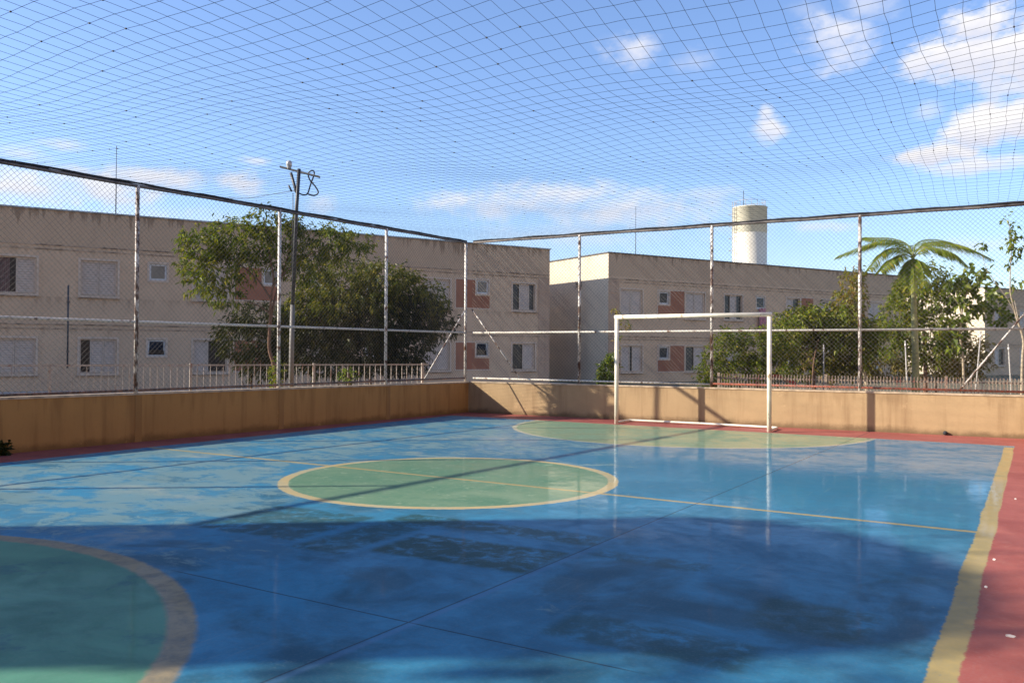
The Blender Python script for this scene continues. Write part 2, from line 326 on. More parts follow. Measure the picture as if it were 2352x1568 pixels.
M['teal'] = simple('teal_paint', (.06, .22, .19), .5, .3, 6)
M['white'] = simple('white_plastic', (.75, .74, .72), .5, .2, 6)
M['lampglass'] = simple('lamp_glass', (.55, .57, .58), .15, .3, 8, spec=.8)

def ground_mat():
    m, t, b = new_mat('dry_grass_soil'); o = t.coord()
    n = t.noise(o, .35, 6, .65); f = t.noise(o, 6, 6, .7)
    c = t.mix(t.ss(n, .40, .6), (.16, .115, .07), (.075, .085, .03)); c = t.mix(t.ss(f, .4, .7), c, (.10, .075, .045))
    t.put(b.inputs['Base Color'], c); b.inputs['Roughness'].default_value = .95
    t.put(b.inputs['Normal'], t.bump(f, .6, .03)); return m
M['ground'] = ground_mat()
M['concrete'] = stained('pale_concrete', (.50, .45, .39), (.28, .24, .20), (2, 2, 2), None, .4)

# ------------------------------------------------------------------ mesh helpers
class MB:
    def __init__(s): s.v = []; s.f = []
    def quad(s, a, b, c, d):
        i = len(s.v); s.v += [tuple(a), tuple(b), tuple(c), tuple(d)]; s.f.append((i, i+1, i+2, i+3))
    def tri(s, a, b, c):
        i = len(s.v); s.v += [tuple(a), tuple(b), tuple(c)]; s.f.append((i, i+1, i+2))
    def box(s, x0, x1, y0, y1, z0, z1):
        i = len(s.v); s.v += [(x, y, z) for z in (z0, z1) for (x, y) in ((x0, y0), (x1, y0), (x1, y1), (x0, y1))]
        s.f += [tuple(i+k for k in q) for q in ((3, 2, 1, 0), (4, 5, 6, 7), (0, 1, 5, 4), (1, 2, 6, 5), (2, 3, 7, 6), (3, 0, 4, 7))]
    def obox(s, c, ax, ay, az):                              # oriented box: centre and three half-axes
        c, ax, ay, az = map(Vector, (c, ax, ay, az)); i = len(s.v)
        for k in (-1, 1):
            for (p, q) in ((-1, -1), (1, -1), (1, 1), (-1, 1)): s.v.append(tuple(c+ax*p+ay*q+az*k))
        s.f += [tuple(i+k for k in q) for q in ((3, 2, 1, 0), (4, 5, 6, 7), (0, 1, 5, 4), (1, 2, 6, 5), (2, 3, 7, 6), (3, 0, 4, 7))]
    def tube(s, pts, r, n=8, cap=True):
        pts = [Vector(p) for p in pts]; rs = r if isinstance(r, (list, tuple)) else [r]*len(pts)
        i0 = len(s.v); up = None
        for k, p in enumerate(pts):
            d = (pts[min(k+1, len(pts)-1)] - pts[max(k-1, 0)]).normalized()
            if up is None: up = d.orthogonal().normalized()
            up = (up - d*up.dot(d)); up = up.normalized() if up.length > 1e-6 else d.orthogonal().normalized()
            w_ = d.cross(up)
            for j in range(n):
                a = 2*math.pi*j/n; s.v.append(tuple(p + (up*math.cos(a)+w_*math.sin(a))*rs[k]))
        for k in range(len(pts)-1):
            for j in range(n):
                a, b = i0+k*n+j, i0+k*n+(j+1) % n; s.f.append((a, b, b+n, a+n))
        if cap:
            s.f.append(tuple(range(i0+n-1, i0-1, -1))); e = i0+(len(pts)-1)*n; s.f.append(tuple(range(e, e+n)))
    def build(s, name, mat, parent=None, smooth=False, local=False):
        me = bpy.data.meshes.new(name); off = Vector((0, 0, 0))
        if parent is not None and not local:
            q = parent
            while q is not None: off += q.location; q = q.parent
        vs = [(v[0]-off.x, v[1]-off.y, v[2]-off.z) for v in s.v] if off.length else s.v
        me.from_pydata(vs, [], s.f); me.update()
        me.materials.append(mat)
        if smooth:
            for p in me.polygons: p.use_smooth = True
        o = bpy.data.objects.new(name, me); COL.objects.link(o)
        if parent is not None: o.parent = parent
        return o
def tag(o, label=None, cat=None, group=None, kind=None):
    if label: o['label'] = label
    if cat: o['category'] = cat
    if group: o['group'] = group
    if kind: o['kind'] = kind
    return o
def empty(name, loc, rz=0, label=None, cat=None, group=None):
    o = bpy.data.objects.new(name, None); COL.objects.link(o); o.location = loc; o.rotation_euler = (0, 0, rz)
    o.empty_display_size = .2
    return tag(o, label, cat, group)
def V2(p, z=0): return Vector((p[0], p[1], z))
def smooth_path(pts, k=6):
    pts = [Vector(p) for p in pts]; out = []
    for i in range(len(pts)-1):
        p0, p1, p2, p3 = pts[max(i-1, 0)], pts[i], pts[i+1], pts[min(i+2, len(pts)-1)]
        for j in range(k):
            u = j/k
            out.append(.5*((2*p1)+(p2-p0)*u+(2*p0-5*p1+4*p2-p3)*u*u+(3*p1-p0-3*p2+p3)*u**3))
    return out+[pts[-1]]

# ------------------------------------------------------------------ layout numbers
CX, CY, AL, AB = -10.9737, 15.8508, .0615, .0343            # back left corner of the court and the two wall directions
C0 = Vector((CX, CY, 0))
UL = Vector((-math.sin(AL), -math.cos(AL), 0)); NL = Vector((-math.cos(AL), math.sin(AL), 0))    # along left wall, outward
UB = Vector((math.cos(AB), math.sin(AB), 0)); NB = Vector((-math.sin(AB), math.cos(AB), 0))
ZT, ZM, ZW = 3.8561, 1.8044, .7027
C1 = C0 + UB*11.06
UR = Vector((.055, -1, 0)).normalized(); NR = Vector((1, .055, 0)).normalized()

# ------------------------------------------------------------------ ground, court
g = MB(); g.quad((-600, -600, -.06), (600, -600, -.06), (600, 600, -.06), (-600, 600, -.06))
tag(g.build('ground', M['ground']), kind='structure')
cf = MB(); A, B_, C_, D_ = C0+UL*21, C0, C1, C1+UR*21
cf.v = [(*A.xy, 0), (*D_.xy, 0), (*C_.xy, 0), (*B_.xy, 0), (*A.xy, -.3), (*D_.xy, -.3), (*C_.xy, -.3), (*B_.xy, -.3)]
cf.f = [(0, 1, 2, 3), (0, 4, 5, 1), (1, 5, 6, 2), (2, 6, 7, 3), (3, 7, 4, 0)]
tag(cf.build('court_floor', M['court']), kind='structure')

# ------------------------------------------------------------------ low walls
def low_wall(name, start, u, n, length, stain_strips, label, zw=ZW, th=.16, z_end=None, mat='lowwall'):
    root = empty(name, start, 0, label, 'wall')
    ze = z_end or zw
    b = MB(); N = 40; rows = []
    for k in range(N+1):
        p = start + u*(length*k/N); h = zw+(ze-zw)*k/N-.03
        rows.append([p+Vector((0, 0, -.2)), p+Vector((0, 0, h)), p+n*th+Vector((0, 0, h)), p+n*th+Vector((0, 0, -.2))])
    for k in range(N):
        for j in range(4): b.quad(rows[k][j], rows[k+1][j], rows[k+1][(j+1) % 4], rows[k][(j+1) % 4])
    b.quad(*rows[0]); b.quad(*rows[-1][::-1])
    b.build('wall', M[mat], root)
    c = MB(); rows = []
    for k in range(N+1):
        p = start + u*(length*k/N); h = zw+(ze-zw)*k/N
        q0, q1 = p-n*.012, p+n*(th+.012)
        rows.append([q0+Vector((0, 0, h-.03)), q0+Vector((0, 0, h)), q1+Vector((0, 0, h)), q1+Vector((0, 0, h-.03))])
    for k in range(N):
        for j in range(4): c.quad(rows[k][j], rows[k+1][j], rows[k+1][(j+1) % 4], rows[k][(j+1) % 4])
    c.quad(*rows[0]); c.quad(*rows[-1][::-1])
    c.build('coping', M['lowcap'], root)
    for tt in stain_strips:  # thin darker strips added for the drip stains below the fence posts
        p = MB(); h = zw+(ze-zw)*tt/length
        p.obox(start+u*tt+Vector((0, 0, (h-.032)/2-.05)), u*.055, n*.004, (0, 0, (h-.032)/2+.05))
        p.build('stain_strip', M['dripstain'], root)
    return root
low_wall('low_wall', C0+NL*.0, UL, NL, 20.5, [2.61, 5.31, 7.99, 11.0, 13.7, 16.4], 'low ochre wall in shade along the left side of the court', .695, z_end=.80, mat='lowwallShaded')
low_wall('low_wall', C0, UB, NB, 11.1, [], 'low ochre wall in full sun behind the goal', ZW, z_end=.715)
low_wall('low_wall', C1, UR, NR, 19.0, [], 'low ochre wall along the right side of the court', .715)

# ------------------------------------------------------------------ chain link fences
def fence(name, start, u, n, length, posts, label, braces=(), bottom=None, mats='post', rope=.02):
    root = empty(name, start, 0, label, 'fence')
    off = n*.08
    P = lambda tt, z: start+u*tt+off+Vector((0, 0, z))
    for i, (tt, mt) in enumerate(posts):
        b = MB(); b.tube([P(tt, ZW-.02), P(tt, ZT+.01)], .030, 10); pst = b.build('post', M[mt], root, True)
        b = MB(); hz = [ZW+.1+(ZT-ZW-.15)*k/150 for k in range(151)]
        b.tube([P(tt, z)+(u*math.cos(a)+n*math.sin(a))*.033 for z, a in ((z, z*2*math.pi/.17+.5*math.sin(z*3)) for z in hz)], .0035, 4, False)
        b.build('tie_wire', M['darksteel'], pst)
    b = MB(); b.tube([P(length*k/12, ZT+.006*math.sin(k*2.1)) for k in range(13)], .026, 8); b.build('top_rail', M['toprail'], root, True)
    b = MB(); b.tube([P(0, ZM)-off*.0+n*.0, P(length, ZM)], .021, 8); b.build('middle_rail', M['rail'], root, True)
    for (a, c, mt) in bottom:
        b = MB(); b.tube([P(a, ZW+.075), P(c, ZW+.06)], .020, 8); b.build('bottom_rail', M[mt], root, True)
    b = MB()                                                  # net rope lashed along the top rail
    pts = []
    for k in range(int(length*7)+1):
        tt = min(k/7, length); ph = k*1.9
        pts.append(P(tt, ZT+.034+.005*math.sin(ph*.37)) - off*.12 + n*.006*math.cos(ph))
    b.tube(pts, [rope*(.75+.35*random.random()) for _ in pts], 6)
    b.build('net_rope', M['rope'], root, True)
    ch = MB(); z0, z1 = ZW+.05, ZT-.02; H = z1-z0; pitch = .078
    k = -int(H/pitch)-1
    while k*pitch < length:
        for sgn in (1, -1):
            a0 = k*pitch
            s0, s1 = max(a0, 0), min(a0+H, length)
            if s1-s0 < .03: continue
            zz0, zz1 = (s0-a0), (s1-a0)
            if sgn < 0: zz0, zz1 = H-zz0, H-zz1
            j = random.uniform(-.006, .006); o_ = n*(.038*0+.003*sgn)
            ch.tube([P(s0+j, z0+zz0)+o_-n*.035, P((s0+s1)/2+j*.3, z0+(zz0+zz1)/2)+o_-n*(.035+random.uniform(-.006, .006)), P(s1+j, z0+zz1)+o_-n*.035], .0022, 3, False)
        k += 1
    ch.build('chain_link', M['wire'], root)
    for (pa, pb) in braces:
        b = MB(); b.tube([pa, pb], .015, 8); b.build('brace', M['postrust'], root, True)
    return root
PL = lambda tt, z: C0+UL*tt+NL*.08+Vector((0, 0, z))
PB = lambda tt, z: C0+UB*tt+NB*.08+Vector((0, 0, z))
fence('chain_link_fence', C0, UL, NL, 20, [(0.02, 'post'), (2.61, 'post'), (5.31, 'post'), (7.99, 'postrust'), (11.1, 'post'), (13.8, 'post'), (16.5, 'post'), (19.2, 'post')],
      'tall chain link fence on the shaded wall left of the court', [(PL(.02, 2.34), PL(1.42, ZW+.08))], [(0, 20, 'bottomdark')])
fence('chain_link_fence', C0+UB*.06, UB, NB, 11.0, [(2.67, 'postrust'), (5.52, 'postrust'), (8.22, 'postrust'), (10.98, 'post')],
      'tall chain link fence on the sunny wall behind the goal', [(PB(.03, 2.34), PB(1.3, ZW+.08)), (PB(11.02, 2.34), PB(9.86, ZW+.06))], [(0, 5.52, 'rail'), (5.52, 11, 'bottomred')])
fence('chain_link_fence', C1, UR, NR, 18.5, [(2.7, 'post'), (5.4, 'post'), (8.1, 'post'), (10.8, 'post'), (13.5, 'post'), (16.2, 'post')],
      'tall chain link fence along the right side of the court', [], [(0, 18.5, 'rail')])

# ------------------------------------------------------------------ overhead net
def net():
    b = MB(); x0, x1, y0, y1 = -11.0, .9, -2.2, 16.1
    def pos(u, v):                                            # u,v in 0..1
        yL = CY + (1-v)*0 ; 
        yy = y0+(y1-y0)*v
        xl = CX - math.tan(AL)*(CY-yy) - .05
        xr = C1.x + .055*(C1.y-yy) + .05
        x = xl+(xr-xl)*u
        yb = CY + math.tan(AB)*(x-CX) + .05
        y = y0+(yb-y0)*v
        e = (math.sin(math.pi*u)**.6)*(math.sin(math.pi*min(1, max(0, v)))**.6)
        sag = .16*e
        # bagging towards the right: folds between the ridge cables
        fold = max(0, min(1, (u-.42)/.45))
        sag += fold*e*(.16*math.sin(v*13.0+u*2.2-1.0)+.10*math.sin(v*23+u*5))
        sag += .035*e*math.sin(u*21+v*6)+.03*e*math.sin(v*31-u*9)
        dx = .035*math.sin(v*17+u*11)*e+.02*math.sin(v*43+u*3)*e*(.4+fold); dy = .03*math.sin(u*19+v*7)*e
        return Vector((x+dx, y+dy, ZT+.04-sag))
    nu, nv = 80, 90
    P = [[pos(i/nu, j/nv)+Vector((random.uniform(-.008, .008), random.uniform(-.008, .008), 0)) for j in range(nv+1)] for i in range(nu+1)]
    for i in range(nu+1): b.tube(P[i], 0.0017, 3, False)
    for j in range(nv+1): b.tube([P[i][j] for i in range(nu+1)], 0.0017, 3, False)
    for _ in range(420):                                      # knots
        i, j = random.randrange(1, nu), random.randrange(1, nv); p = P[i][j]
        b.obox(p, (.006, 0, 0), (0, .006, 0), (0, 0, .005))
    o = b.build('overhead_net', M['net'])
    tag(o, 'black square mesh netting stretched over the whole court under the sky', 'net')
net()

# ------------------------------------------------------------------ goal
def goal():
    y = 15.02; x0, x1 = (-6.8836+.04)*y/14.8592, (-3.9081-.04)*y/14.8592; r = .04; H = 2.06
    root = empty('goal', ((x0+x1)/2, y, 0), 0, 'white painted metal futsal goal without a net in front of the sunny wall', 'goal')
    for x in (x0, x1):
        b = MB(); b.tube([(x, y, 0), (x, y, H-.04)], r, 12); b.build('goalpost', M['goal'], root, True)
    b = MB(); b.tube([(x0-.04, y, H), (x1+.04, y, H)], r, 12); b.build('crossbar', M['goal'], root, True)
    yb = y+.62; q = .021
    b = MB(); b.tube(smooth_path([(x0, y+.03, .03), (x0+.005, yb-.12, .03), (x0+.03, yb-.03, .03), (x0+.12, yb, .03)], 4)+[((x0+x1)/2, yb, .035)]+smooth_path([(x1-.12, yb, .03), (x1-.03, yb-.03, .03), (x1-.005, yb-.12, .03), (x1, y+.03, .03)], 4), q, 8)
    b.build('base_frame', M['goal'], root, True)
goal()

# ------------------------------------------------------------------ buildings
TH = R_(62.9); BU = Vector((math.cos(TH), math.sin(TH), 0)); BN = Vector((math.sin(TH), -math.cos(TH), 0))   # facade direction and outward normal
def grid_wall(mb, s0, s1, z0, z1, holes, depth=.13):
    """front plane y=0 with rectangular openings and their reveals"""
    ss = sorted({s0, s1, *[h[0] for h in holes], *[h[1] for h in holes]}); zs = sorted({z0, z1, *[h[2] for h in holes], *[h[3] for h in holes]})
    for i in range(len(ss)-1):
        for j in range(len(zs)-1):
            a, b_, c, d = ss[i], ss[i+1], zs[j], zs[j+1]; mx, mz = (a+b_)/2, (c+d)/2
            if any(h[0] < mx < h[1] and h[2] < mz < h[3] for h in holes): continue
            mb.quad((a, 0, c), (b_, 0, c), (b_, 0, d), (a, 0, d))
    for (a, b_, c, d) in holes:
        mb.quad((a, 0, c), (a, depth, c), (b_, depth, c), (b_, 0, c)); mb.quad((a, 0, d), (b_, 0, d), (b_, depth, d), (a, depth, d))
        mb.quad((a, 0, c), (a, 0, d), (a, depth, d), (a, depth, c)); mb.quad((b_, 0, c), (b_, depth, c), (b_, depth, d), (b_, 0, d))
def ring(mb, a, b_, c, d, w, y0, y1):
    mb.box(a, b_, y0, y1, d-w, d); mb.box(a, b_, y0, y1, c, c+w); mb.box(a, a+w, y0, y1, c+w, d-w); mb.box(b_-w, b_, y0, y1, c+w, d-w)
def big_window(root, a, b_, c, d, panels, curtain=None):
    """panels: list of (f0, f1) spans closed by louvred shutters; the rest is dark glass"""
    m = MB(); ring(m, a-.075, b_+.075, c-.075, d+.075, .075, -.022, .02); ring(m, a+.002, b_-.002, c+.002, d-.002, .035, .04, .10)
    win = m.build('window', M['trim'], root, local=True)
    p = MB(); p.box(a+.035, b_-.035, .095, .11, c+.035, d-.035); p.build('pane', M['blackgap'], win, local=True)
    W = b_-a
    for (f0, f1) in panels:
        s = MB(); x0, x1 = a+W*f0+.005, a+W*f1-.005
        if f0 == 0: x0 += .03
        if f1 == 1: x1 -= .03
        ring(s, x0, x1, c+.037, d-.037, .045, .045, .075)
        n = 13; hh = (d-c-.17)/n
        for k in range(n):
            z = c+.085+hh*k
            s.quad((x0+.045, .052, z), (x1-.045, .052, z), (x1-.045, .072, z+hh*.98), (x0+.045, .072, z+hh*.98))
            s.quad((x0+.045, .052, z), (x0+.045, .074, z-.004), (x1-.045, .074, z-.004), (x1-.045, .052, z))
        s.build('shutter', M['shutter'], win, local=True)
    if curtain:
        s = MB(); x0, x1 = a+W*curtain[0], a+W*curtain[1]; n = 14
        for k in range(n):
            xa, xb = x0+(x1-x0)*k/n, x0+(x1-x0)*(k+1)/n; ya, yb = (.078, .090) if k % 2 else (.090, .078)
            s.quad((xa, ya, c+.04), (xb, yb, c+.04), (xb, yb, d-.04), (xa, ya, d-.04))
        s.build('curtain', M['curtain'], win, local=True)
    s = MB(); s.box(a-.09, b_+.09, -.065, -.0225, c-.105, c-.073); s.box(a+.004, b_-.004, -.0225, .038, c+.003, c+.014); s.build('sill', M['belt'], win, local=True)
    return win
def small_window(root, a, b_, c, d, glass='frost', open_=0.0, surround=True):
    m = MB(); ring(m, a-.07, b_+.07, c-.07, d+.07, .07, -.024, .02); win = m.build('window', M['trim'], root, local=True)
    f = MB(); ring(f, a+.002, b_-.002, c+.002, d-.002, .03, .03, .075); f.build('frame', M['alum'], win, local=True)
    k = MB(); k.box(a+.03, b_-.03, .11, .12, c+.03, d-.03); k.build('room', M['blackgap'], win, local=True)
    s = MB(); g_ = MB(); ang = open_; pv = (.04, d-.035)
    def T(x, y, z): 
        dz = z-pv[1]; return (x, pv[0]+(y)*math.cos(ang)+dz*math.sin(ang), pv[1]+dz*math.cos(ang)-y*math.sin(ang))
    def tb(mb, x0, x1, y0, y1, z0, z1):
        i = len(mb.v); mb.v += [T(x, y, z) for z in (z0, z1) for (x, y) in ((x0, y0), (x1, y0), (x1, y1), (x0, y1))]
        mb.f += [tuple(i+q for q in r) for r in ((3, 2, 1, 0), (4, 5, 6, 7), (0, 1, 5, 4), (1, 2, 6, 5), (2, 3, 7, 6), (3, 0, 4, 7))]
    x0, x1, z0, z1 = a+.035, b_-.035, c+.035, d-.035
    tb(s, x0, x1, -.012, .012, z1-.03, z1); tb(s, x0, x1, -.012, .012, z0, z0+.03); tb(s, x0, x0+.03, -.012, .012, z0+.03, z1-.03); tb(s, x1-.03, x1, -.012, .012, z0+.03, z1-.03)
    s.build('sash', M['alum'], win, local=True)
    tb(g_, x0+.03, x1-.03, -.004, .004, z0+.03, z1-.03); g_.build('pane', M[glass], win, local=True)
    return win
def building(name, P0, s0, s1, ztop, depth, label, wins, panels, belts, stripes, wallmat, capmat, vents=(), th=TH):
    root = empty(name, (P0.x, P0.y, 0), th, label, 'building')
    holes = [(a, b_, c, d) for (kind, a, b_, c, d, *_) in wins]
    m = MB(); grid_wall(m, s0, s1, -.5, ztop, holes)
    m.quad((s1, 0, -.5), (s1, depth, -.5), (s1, depth, ztop), (s1, 0, ztop))
    ge = MB(); ge.quad((s0, depth, -.5), (s0, 0, -.5), (s0, 0, ztop), (s0, depth, ztop)); ge.build('gable_wall', M['facade_sunlit'], root, local=True)
    m.quad((s1, depth, -.5), (s0, depth, -.5), (s0, depth, ztop), (s1, depth, ztop))
    m.build('wall', M[wallmat], root, local=True)
    m = MB(); m.box(s0+.02, s1-.02, .02, depth-.02, ztop-.35, ztop-.3); m.build('roof', M['cap'], root, local=True)
    m = MB()
    m.box(s0-.05, s1+.05, -.05, .16, ztop, ztop+.05); m.box(s0-.05, s1+.05, depth-.16, depth+.05, ztop, ztop+.05)
    m.box(s0-.05, s0+.16, .16, depth-.16, ztop, ztop+.05); m.box(s1-.16, s1+.05, .16, depth-.16, ztop, ztop+.05)
    m.build('parapet_cap', M[capmat], root, local=True)
    for (z, h) in belts:
        m = MB(); m.box(s0, s1, -.022, 0, z-.03, z+.012); m.box(s0, s1, -.016, 0, z-h, z-h+.03); m.build('belt_course', M['belt'], root, local=True)
    for (a, b_, c, d, holeslist) in panels:
        m = MB(); hs = [h for h in holeslist]
        ss = sorted({a, b_, *[v for h in hs for v in h[:2] if a < v < b_]}); zs = sorted({c, d, *[v for h in hs for v in h[2:] if c < v < d]})
        for i in range(len(ss)-1):
            for j in range(len(zs)-1):
                mx, mz = (ss[i]+ss[i+1])/2, (zs[j]+zs[j+1])/2
                if any(h[0] < mx < h[1] and h[2] < mz < h[3] for h in hs): continue
                m.box(ss[i], ss[i+1], -.008, 0, zs[j], zs[j+1])
        m.build('terracotta_panel', M['terra'], root, local=True)
        m = MB()
        w_ = .05
        m.box(a-w_, b_+w_, -.018, 0, d, d+w_); m.box(a-w_, b_+w_, -.018, 0, c-w_, c); m.box(a-w_, a, -.018, 0, c, d)
        m.build('panel_border', M['trim'], root, local=True)
    for (a, b_) in stripes:
        m = MB(); k = .0
        z = -.4
        while z < 4.7: m.box(a, b_, -.012, 0, z, z+.63); z += .65
        m.build('corner_strip', M['stripe'], root, local=True)
    for wdef in wins:
        kind, a, b_, c, d, *ex = wdef
        if kind == 'W': big_window(root, a, b_, c, d, ex[0], ex[1] if len(ex) > 1 else None)
        else: small_window(root, a, b_, c, d, ex[0], ex[1])
    for (y, z) in vents:
        m = MB()
        for k in range(3): m.box(s0-.03, s0, y, y+.5, z+.09*k, z+.09*k+.045)
        m.build('vent', M['darksteel'], root, local=True)
    return root
full = [(0, .5), (.5, 1)]
P1 = at(0, 745, 28); P1.z = 0
uz0, uz1, lz0, lz1 = 3.25, 4.46, .56, 1.74
def sw(a, z, w_=.6, h=.6): return (a, a+w_, z-h, z)
def bpanel(a, b_, up, w0):                                     # terracotta panel with a bathroom window in its upper right corner
    z0, z1 = (uz0+.03, uz1+.05) if up else (lz0+.03, lz1+.02)
    return (a, b_, z0, z1, [(w0-.07, b_+.01, (4.53 if up else 1.78)-.71, 9)])
wins1 = [('W', -.17, 1.03, uz0, uz1, [(.5, 1)], (.05, .36)), ('W', 2.36, 3.52, uz0, uz1, full), ('w', 4.56, 5.15, 3.87, 4.46, 'frost', 0), ('W', 6.08, 7.28, uz0, uz1, full), ('w', 8.62, 9.2, 3.90, 4.48, 'frost', 0),
         ('W', 10.35, 11.55, uz0, uz1, [(0, .5)]), ('w', 12.75, 13.35, 3.87, 4.46, 'frost', 0), ('W', 15.40, 16.62, uz0, uz1, full), ('w', 17.92, 18.52, 3.92, 4.52, 'frost', 0), ('W', 19.78, 20.98, uz0, uz1, [(.3, .76)]),
         ('W', -.17, 1.03, lz0, lz1, full), ('W', 2.36, 3.52, lz0, lz1, [(.27, .66), (.66, 1)]), ('w', 4.53, 5.13, 1.16, 1.74, 'glassdark', -.22), ('W', 6.08, 7.28, lz0, lz1, [(0, .46)]), ('w', 8.62, 9.2, 1.16, 1.74, 'glass', -.1),
         ('W', 10.35, 11.55, lz0, lz1, full), ('w', 12.75, 13.35, 1.16, 1.74, 'glass', 0), ('W', 15.40, 16.62, lz0, lz1, full), ('w', 17.92, 18.52, 1.17, 1.78, 'glassdark', -.25), ('W', 19.78, 20.98, lz0, lz1, [(.46, 1)]),
         ('W', -2.9, -1.7, uz0, uz1, full), ('W', -2.9, -1.7, lz0, lz1, full), ('W', -6.2, -5.0, uz0, uz1, full), ('W', -6.2, -5.0, lz0, lz1, [(0, .5)]), ('w', -4.3, -3.7, 3.87, 4.46, 'frost', 0), ('w', -4.3, -3.7, 1.16, 1.74, 'frost', 0)]
pan1 = [bpanel(7.55, 9.26, True, 8.62), bpanel(7.55, 9.26, False, 8.62), bpanel(16.90, 18.58, True, 17.92), bpanel(16.90, 18.58, False, 17.92)]
building('apartment_block', P1, -9, 21.78, 6.1, 8.2, 'long two storey beige apartment block behind the tree on the left', wins1, pan1, [(4.92, .17), (2.23, .17)], [(21.15, 21.77)], 'facade', 'cap')
P2 = at(1397, 773, 39.5); P2.z = 0
v0, v1, q0, q1 = 3.08, 4.34, .45, 1.68
wins2 = [('W', .72, 2.04, v0, v1, full), ('w', 3.10, 3.72, 3.72, 4.32, 'glass', -.12), ('W', 4.80, 6.08, v0, v1, full), ('W', 7.45, 8.72, v0, v1, [(.33, .70)]), ('W', 12.05, 13.1, v0, v1, [(0, .55)]), ('w', 9.75, 10.40, 3.70, 4.32, 'blackgap', 0), ('W', 14.9, 16.1, v0, v1, full),
         ('w', 17.3, 17.9, 3.72, 4.32, 'frost', 0), ('W', 19.0, 20.2, v0, v1, full),
         ('W', .80, 2.04, q0, q1, [(0, .42), (.52, 1)]), ('w', 3.10, 3.72, 1.06, 1.66, 'glass', -.15), ('W', 4.80, 6.08, q0, q1, [(.45, 1)]), ('W', 7.45, 8.72, q0, q1, full), ('W', 12.05, 13.1, q0, q1, full), ('W', 14.9, 16.1, q0, q1, full), ('W', 19.0, 20.2, q0, q1, full)]
pan2 = [(3.0, 4.70, v0, v1+.04, [(2.9, 3.80, 3.64, 9)]), (3.0, 4.70, q0, q1+.02, [(2.9, 3.80, .98, 9)]), (13.22, 14.2, v0, v1+.04, []), (13.22, 14.2, q0, q1, [])]
building('apartment_block', P2, 0, 22.6, 6.0, 8.5, 'two storey beige apartment block behind the goal, in front of the pale water tower', wins2, pan2, [(4.82, .17), (2.13, .17)], [(.02, .62)], 'facade', 'capdark', [(2.1, 4.55)])
P3 = at(2262, 760, 57); P3.z = 0
w3 = []
for k in range(6):
    for (a, c) in ((1.2+3.1*k, 3.3), (1.2+3.1*k, .6)): w3.append(('W', a, a+1.15, c, c+1.15, full if k % 2 else [(0, .5)]))
building('apartment_block', P3, 0, 20, 5.85, 8.5, 'far beige apartment block with one sunlit end wall at the right edge', w3, [], [(4.7, .17), (2.0, .17)], [], 'facade', 'capdark')

# taller unseen block added behind the camera to cut the sky light
P4 = Vector((-Fv.x, -Fv.y, 0))*12.5 + SD*22
w4 = [('W', 2.5+5.2*k, 3.9+5.2*k, .9+2.8*j, 2.15+2.8*j, full if (k+j) % 3 else [(0, .5)]) for k in range(9) for j in range(5)]
building('apartment_block', P4, 0, 48, 14.4, 9, 'unseen five storey beige apartment block added behind the camera to block sky light', w4, [], [(13.3, .17)], [], 'facade', 'capdark', (), math.atan2(-SD.y, -SD.x))
P5 = Vector((13.0, -14, 0))  # unseen block added on the right to screen sky and bounce warm sunlight
w5 = [('W', 2.5+5.2*k, 3.9+5.2*k, .9+2.8*j, 2.15+2.8*j, full if (k+j) % 3 else [(0, .5)]) for k in range(8) for j in range(3)]
building('apartment_block', P5, -46, 0, 9.0, 9, 'unseen three storey beige apartment block added right of the court to block sky and bounce sunlight', [(q[0], q[1]-46, q[2]-46, *q[3:]) for q in w5], [], [(8.2, .17)], [], 'facade', 'capdark', (), R_(270))
# pavement in front of the first block
pv = MB(); a, b_ = P1+BU*-9+BN*4.2, P1+BU*22+BN*4.2; c, d = P1+BU*22+BN*.02, P1+BU*-9+BN*.02
for q in (a, b_, c, d): q.z = -.04
pv.quad(a, b_, c, d); tag(pv.build('pavement', M['concrete']), kind='structure')

# pink cloth hung below the ledge window of the second block
cl = MB(); n = 7; base = P2+BU*9.85+BN*.10
for k in range(n):
    for j in range(8):
        def q(kk, jj): return base+BU*(.55*kk/n)+BN*(.03*math.sin(kk*2.4+jj*.4)+.012*jj*0)+Vector((0, 0, 3.72-.19*jj-.02*math.sin(kk*1.7)))
        cl.quad(q(k, j), q(k+1, j), q(k+1, j+1), q(k, j+1))
tag(cl.build('hanging_cloth', M['pink'], smooth=True), 'pink cloth hanging down the facade below a dark little window', 'cloth')

# ------------------------------------------------------------------ lightning rods and the service pipe
def rod(x, ytop, ybot, d, label, r=.02):
    p0 = at(x, ybot, d); p1 = at(x, ytop, d); p1.x, p1.y = p0.x, p0.y
    root = empty('lightning_rod', p0, 0, label, 'rod')
    b = MB(); b.tube([p0-Vector((0, 0, .15)), p0+(p1-p0)*.5], r, 6); b.build('mast', M['darksteel'], root, True)
    b = MB(); b.tube([p0+(p1-p0)*.5, p1], r*.6, 6); b.build('tip', M['darksteel'], root, True)
    return p0, p1
ra, rb = rod(266, 335, 488, 31.2, 'thin lightning rod standing on the roof of the left block')
rod(1460, 474, 583, 41.6, 'thin lightning rod standing on the roof of the block behind the goal', .018)
def thin_cable(pts, r, name, label, cat, mat='darksteel'):
    b = MB(); b.tube(smooth_path(pts, 8), r, 5); tag(b.build(name, M[mat], smooth=True), label, cat)
b = MB(); p = at(157, 655, 27.6); q = at(157, 845, 27.6); q.x, q.y = p.x, p.y; b.tube([p, q], .028, 8)
b2 = empty('drain_pipe', q, 0, 'dark vertical pipe fixed to the facade between two windows on the left', 'pipe')
b.build('pipe', M['darksteel'], b2, True)
for f in (.2, .8):
    k = MB(); c = q+(p-q)*f; k.obox(c, BU*.05, BN*.045, (0, 0, .02)); k.build('clamp', M['darksteel'], b2)

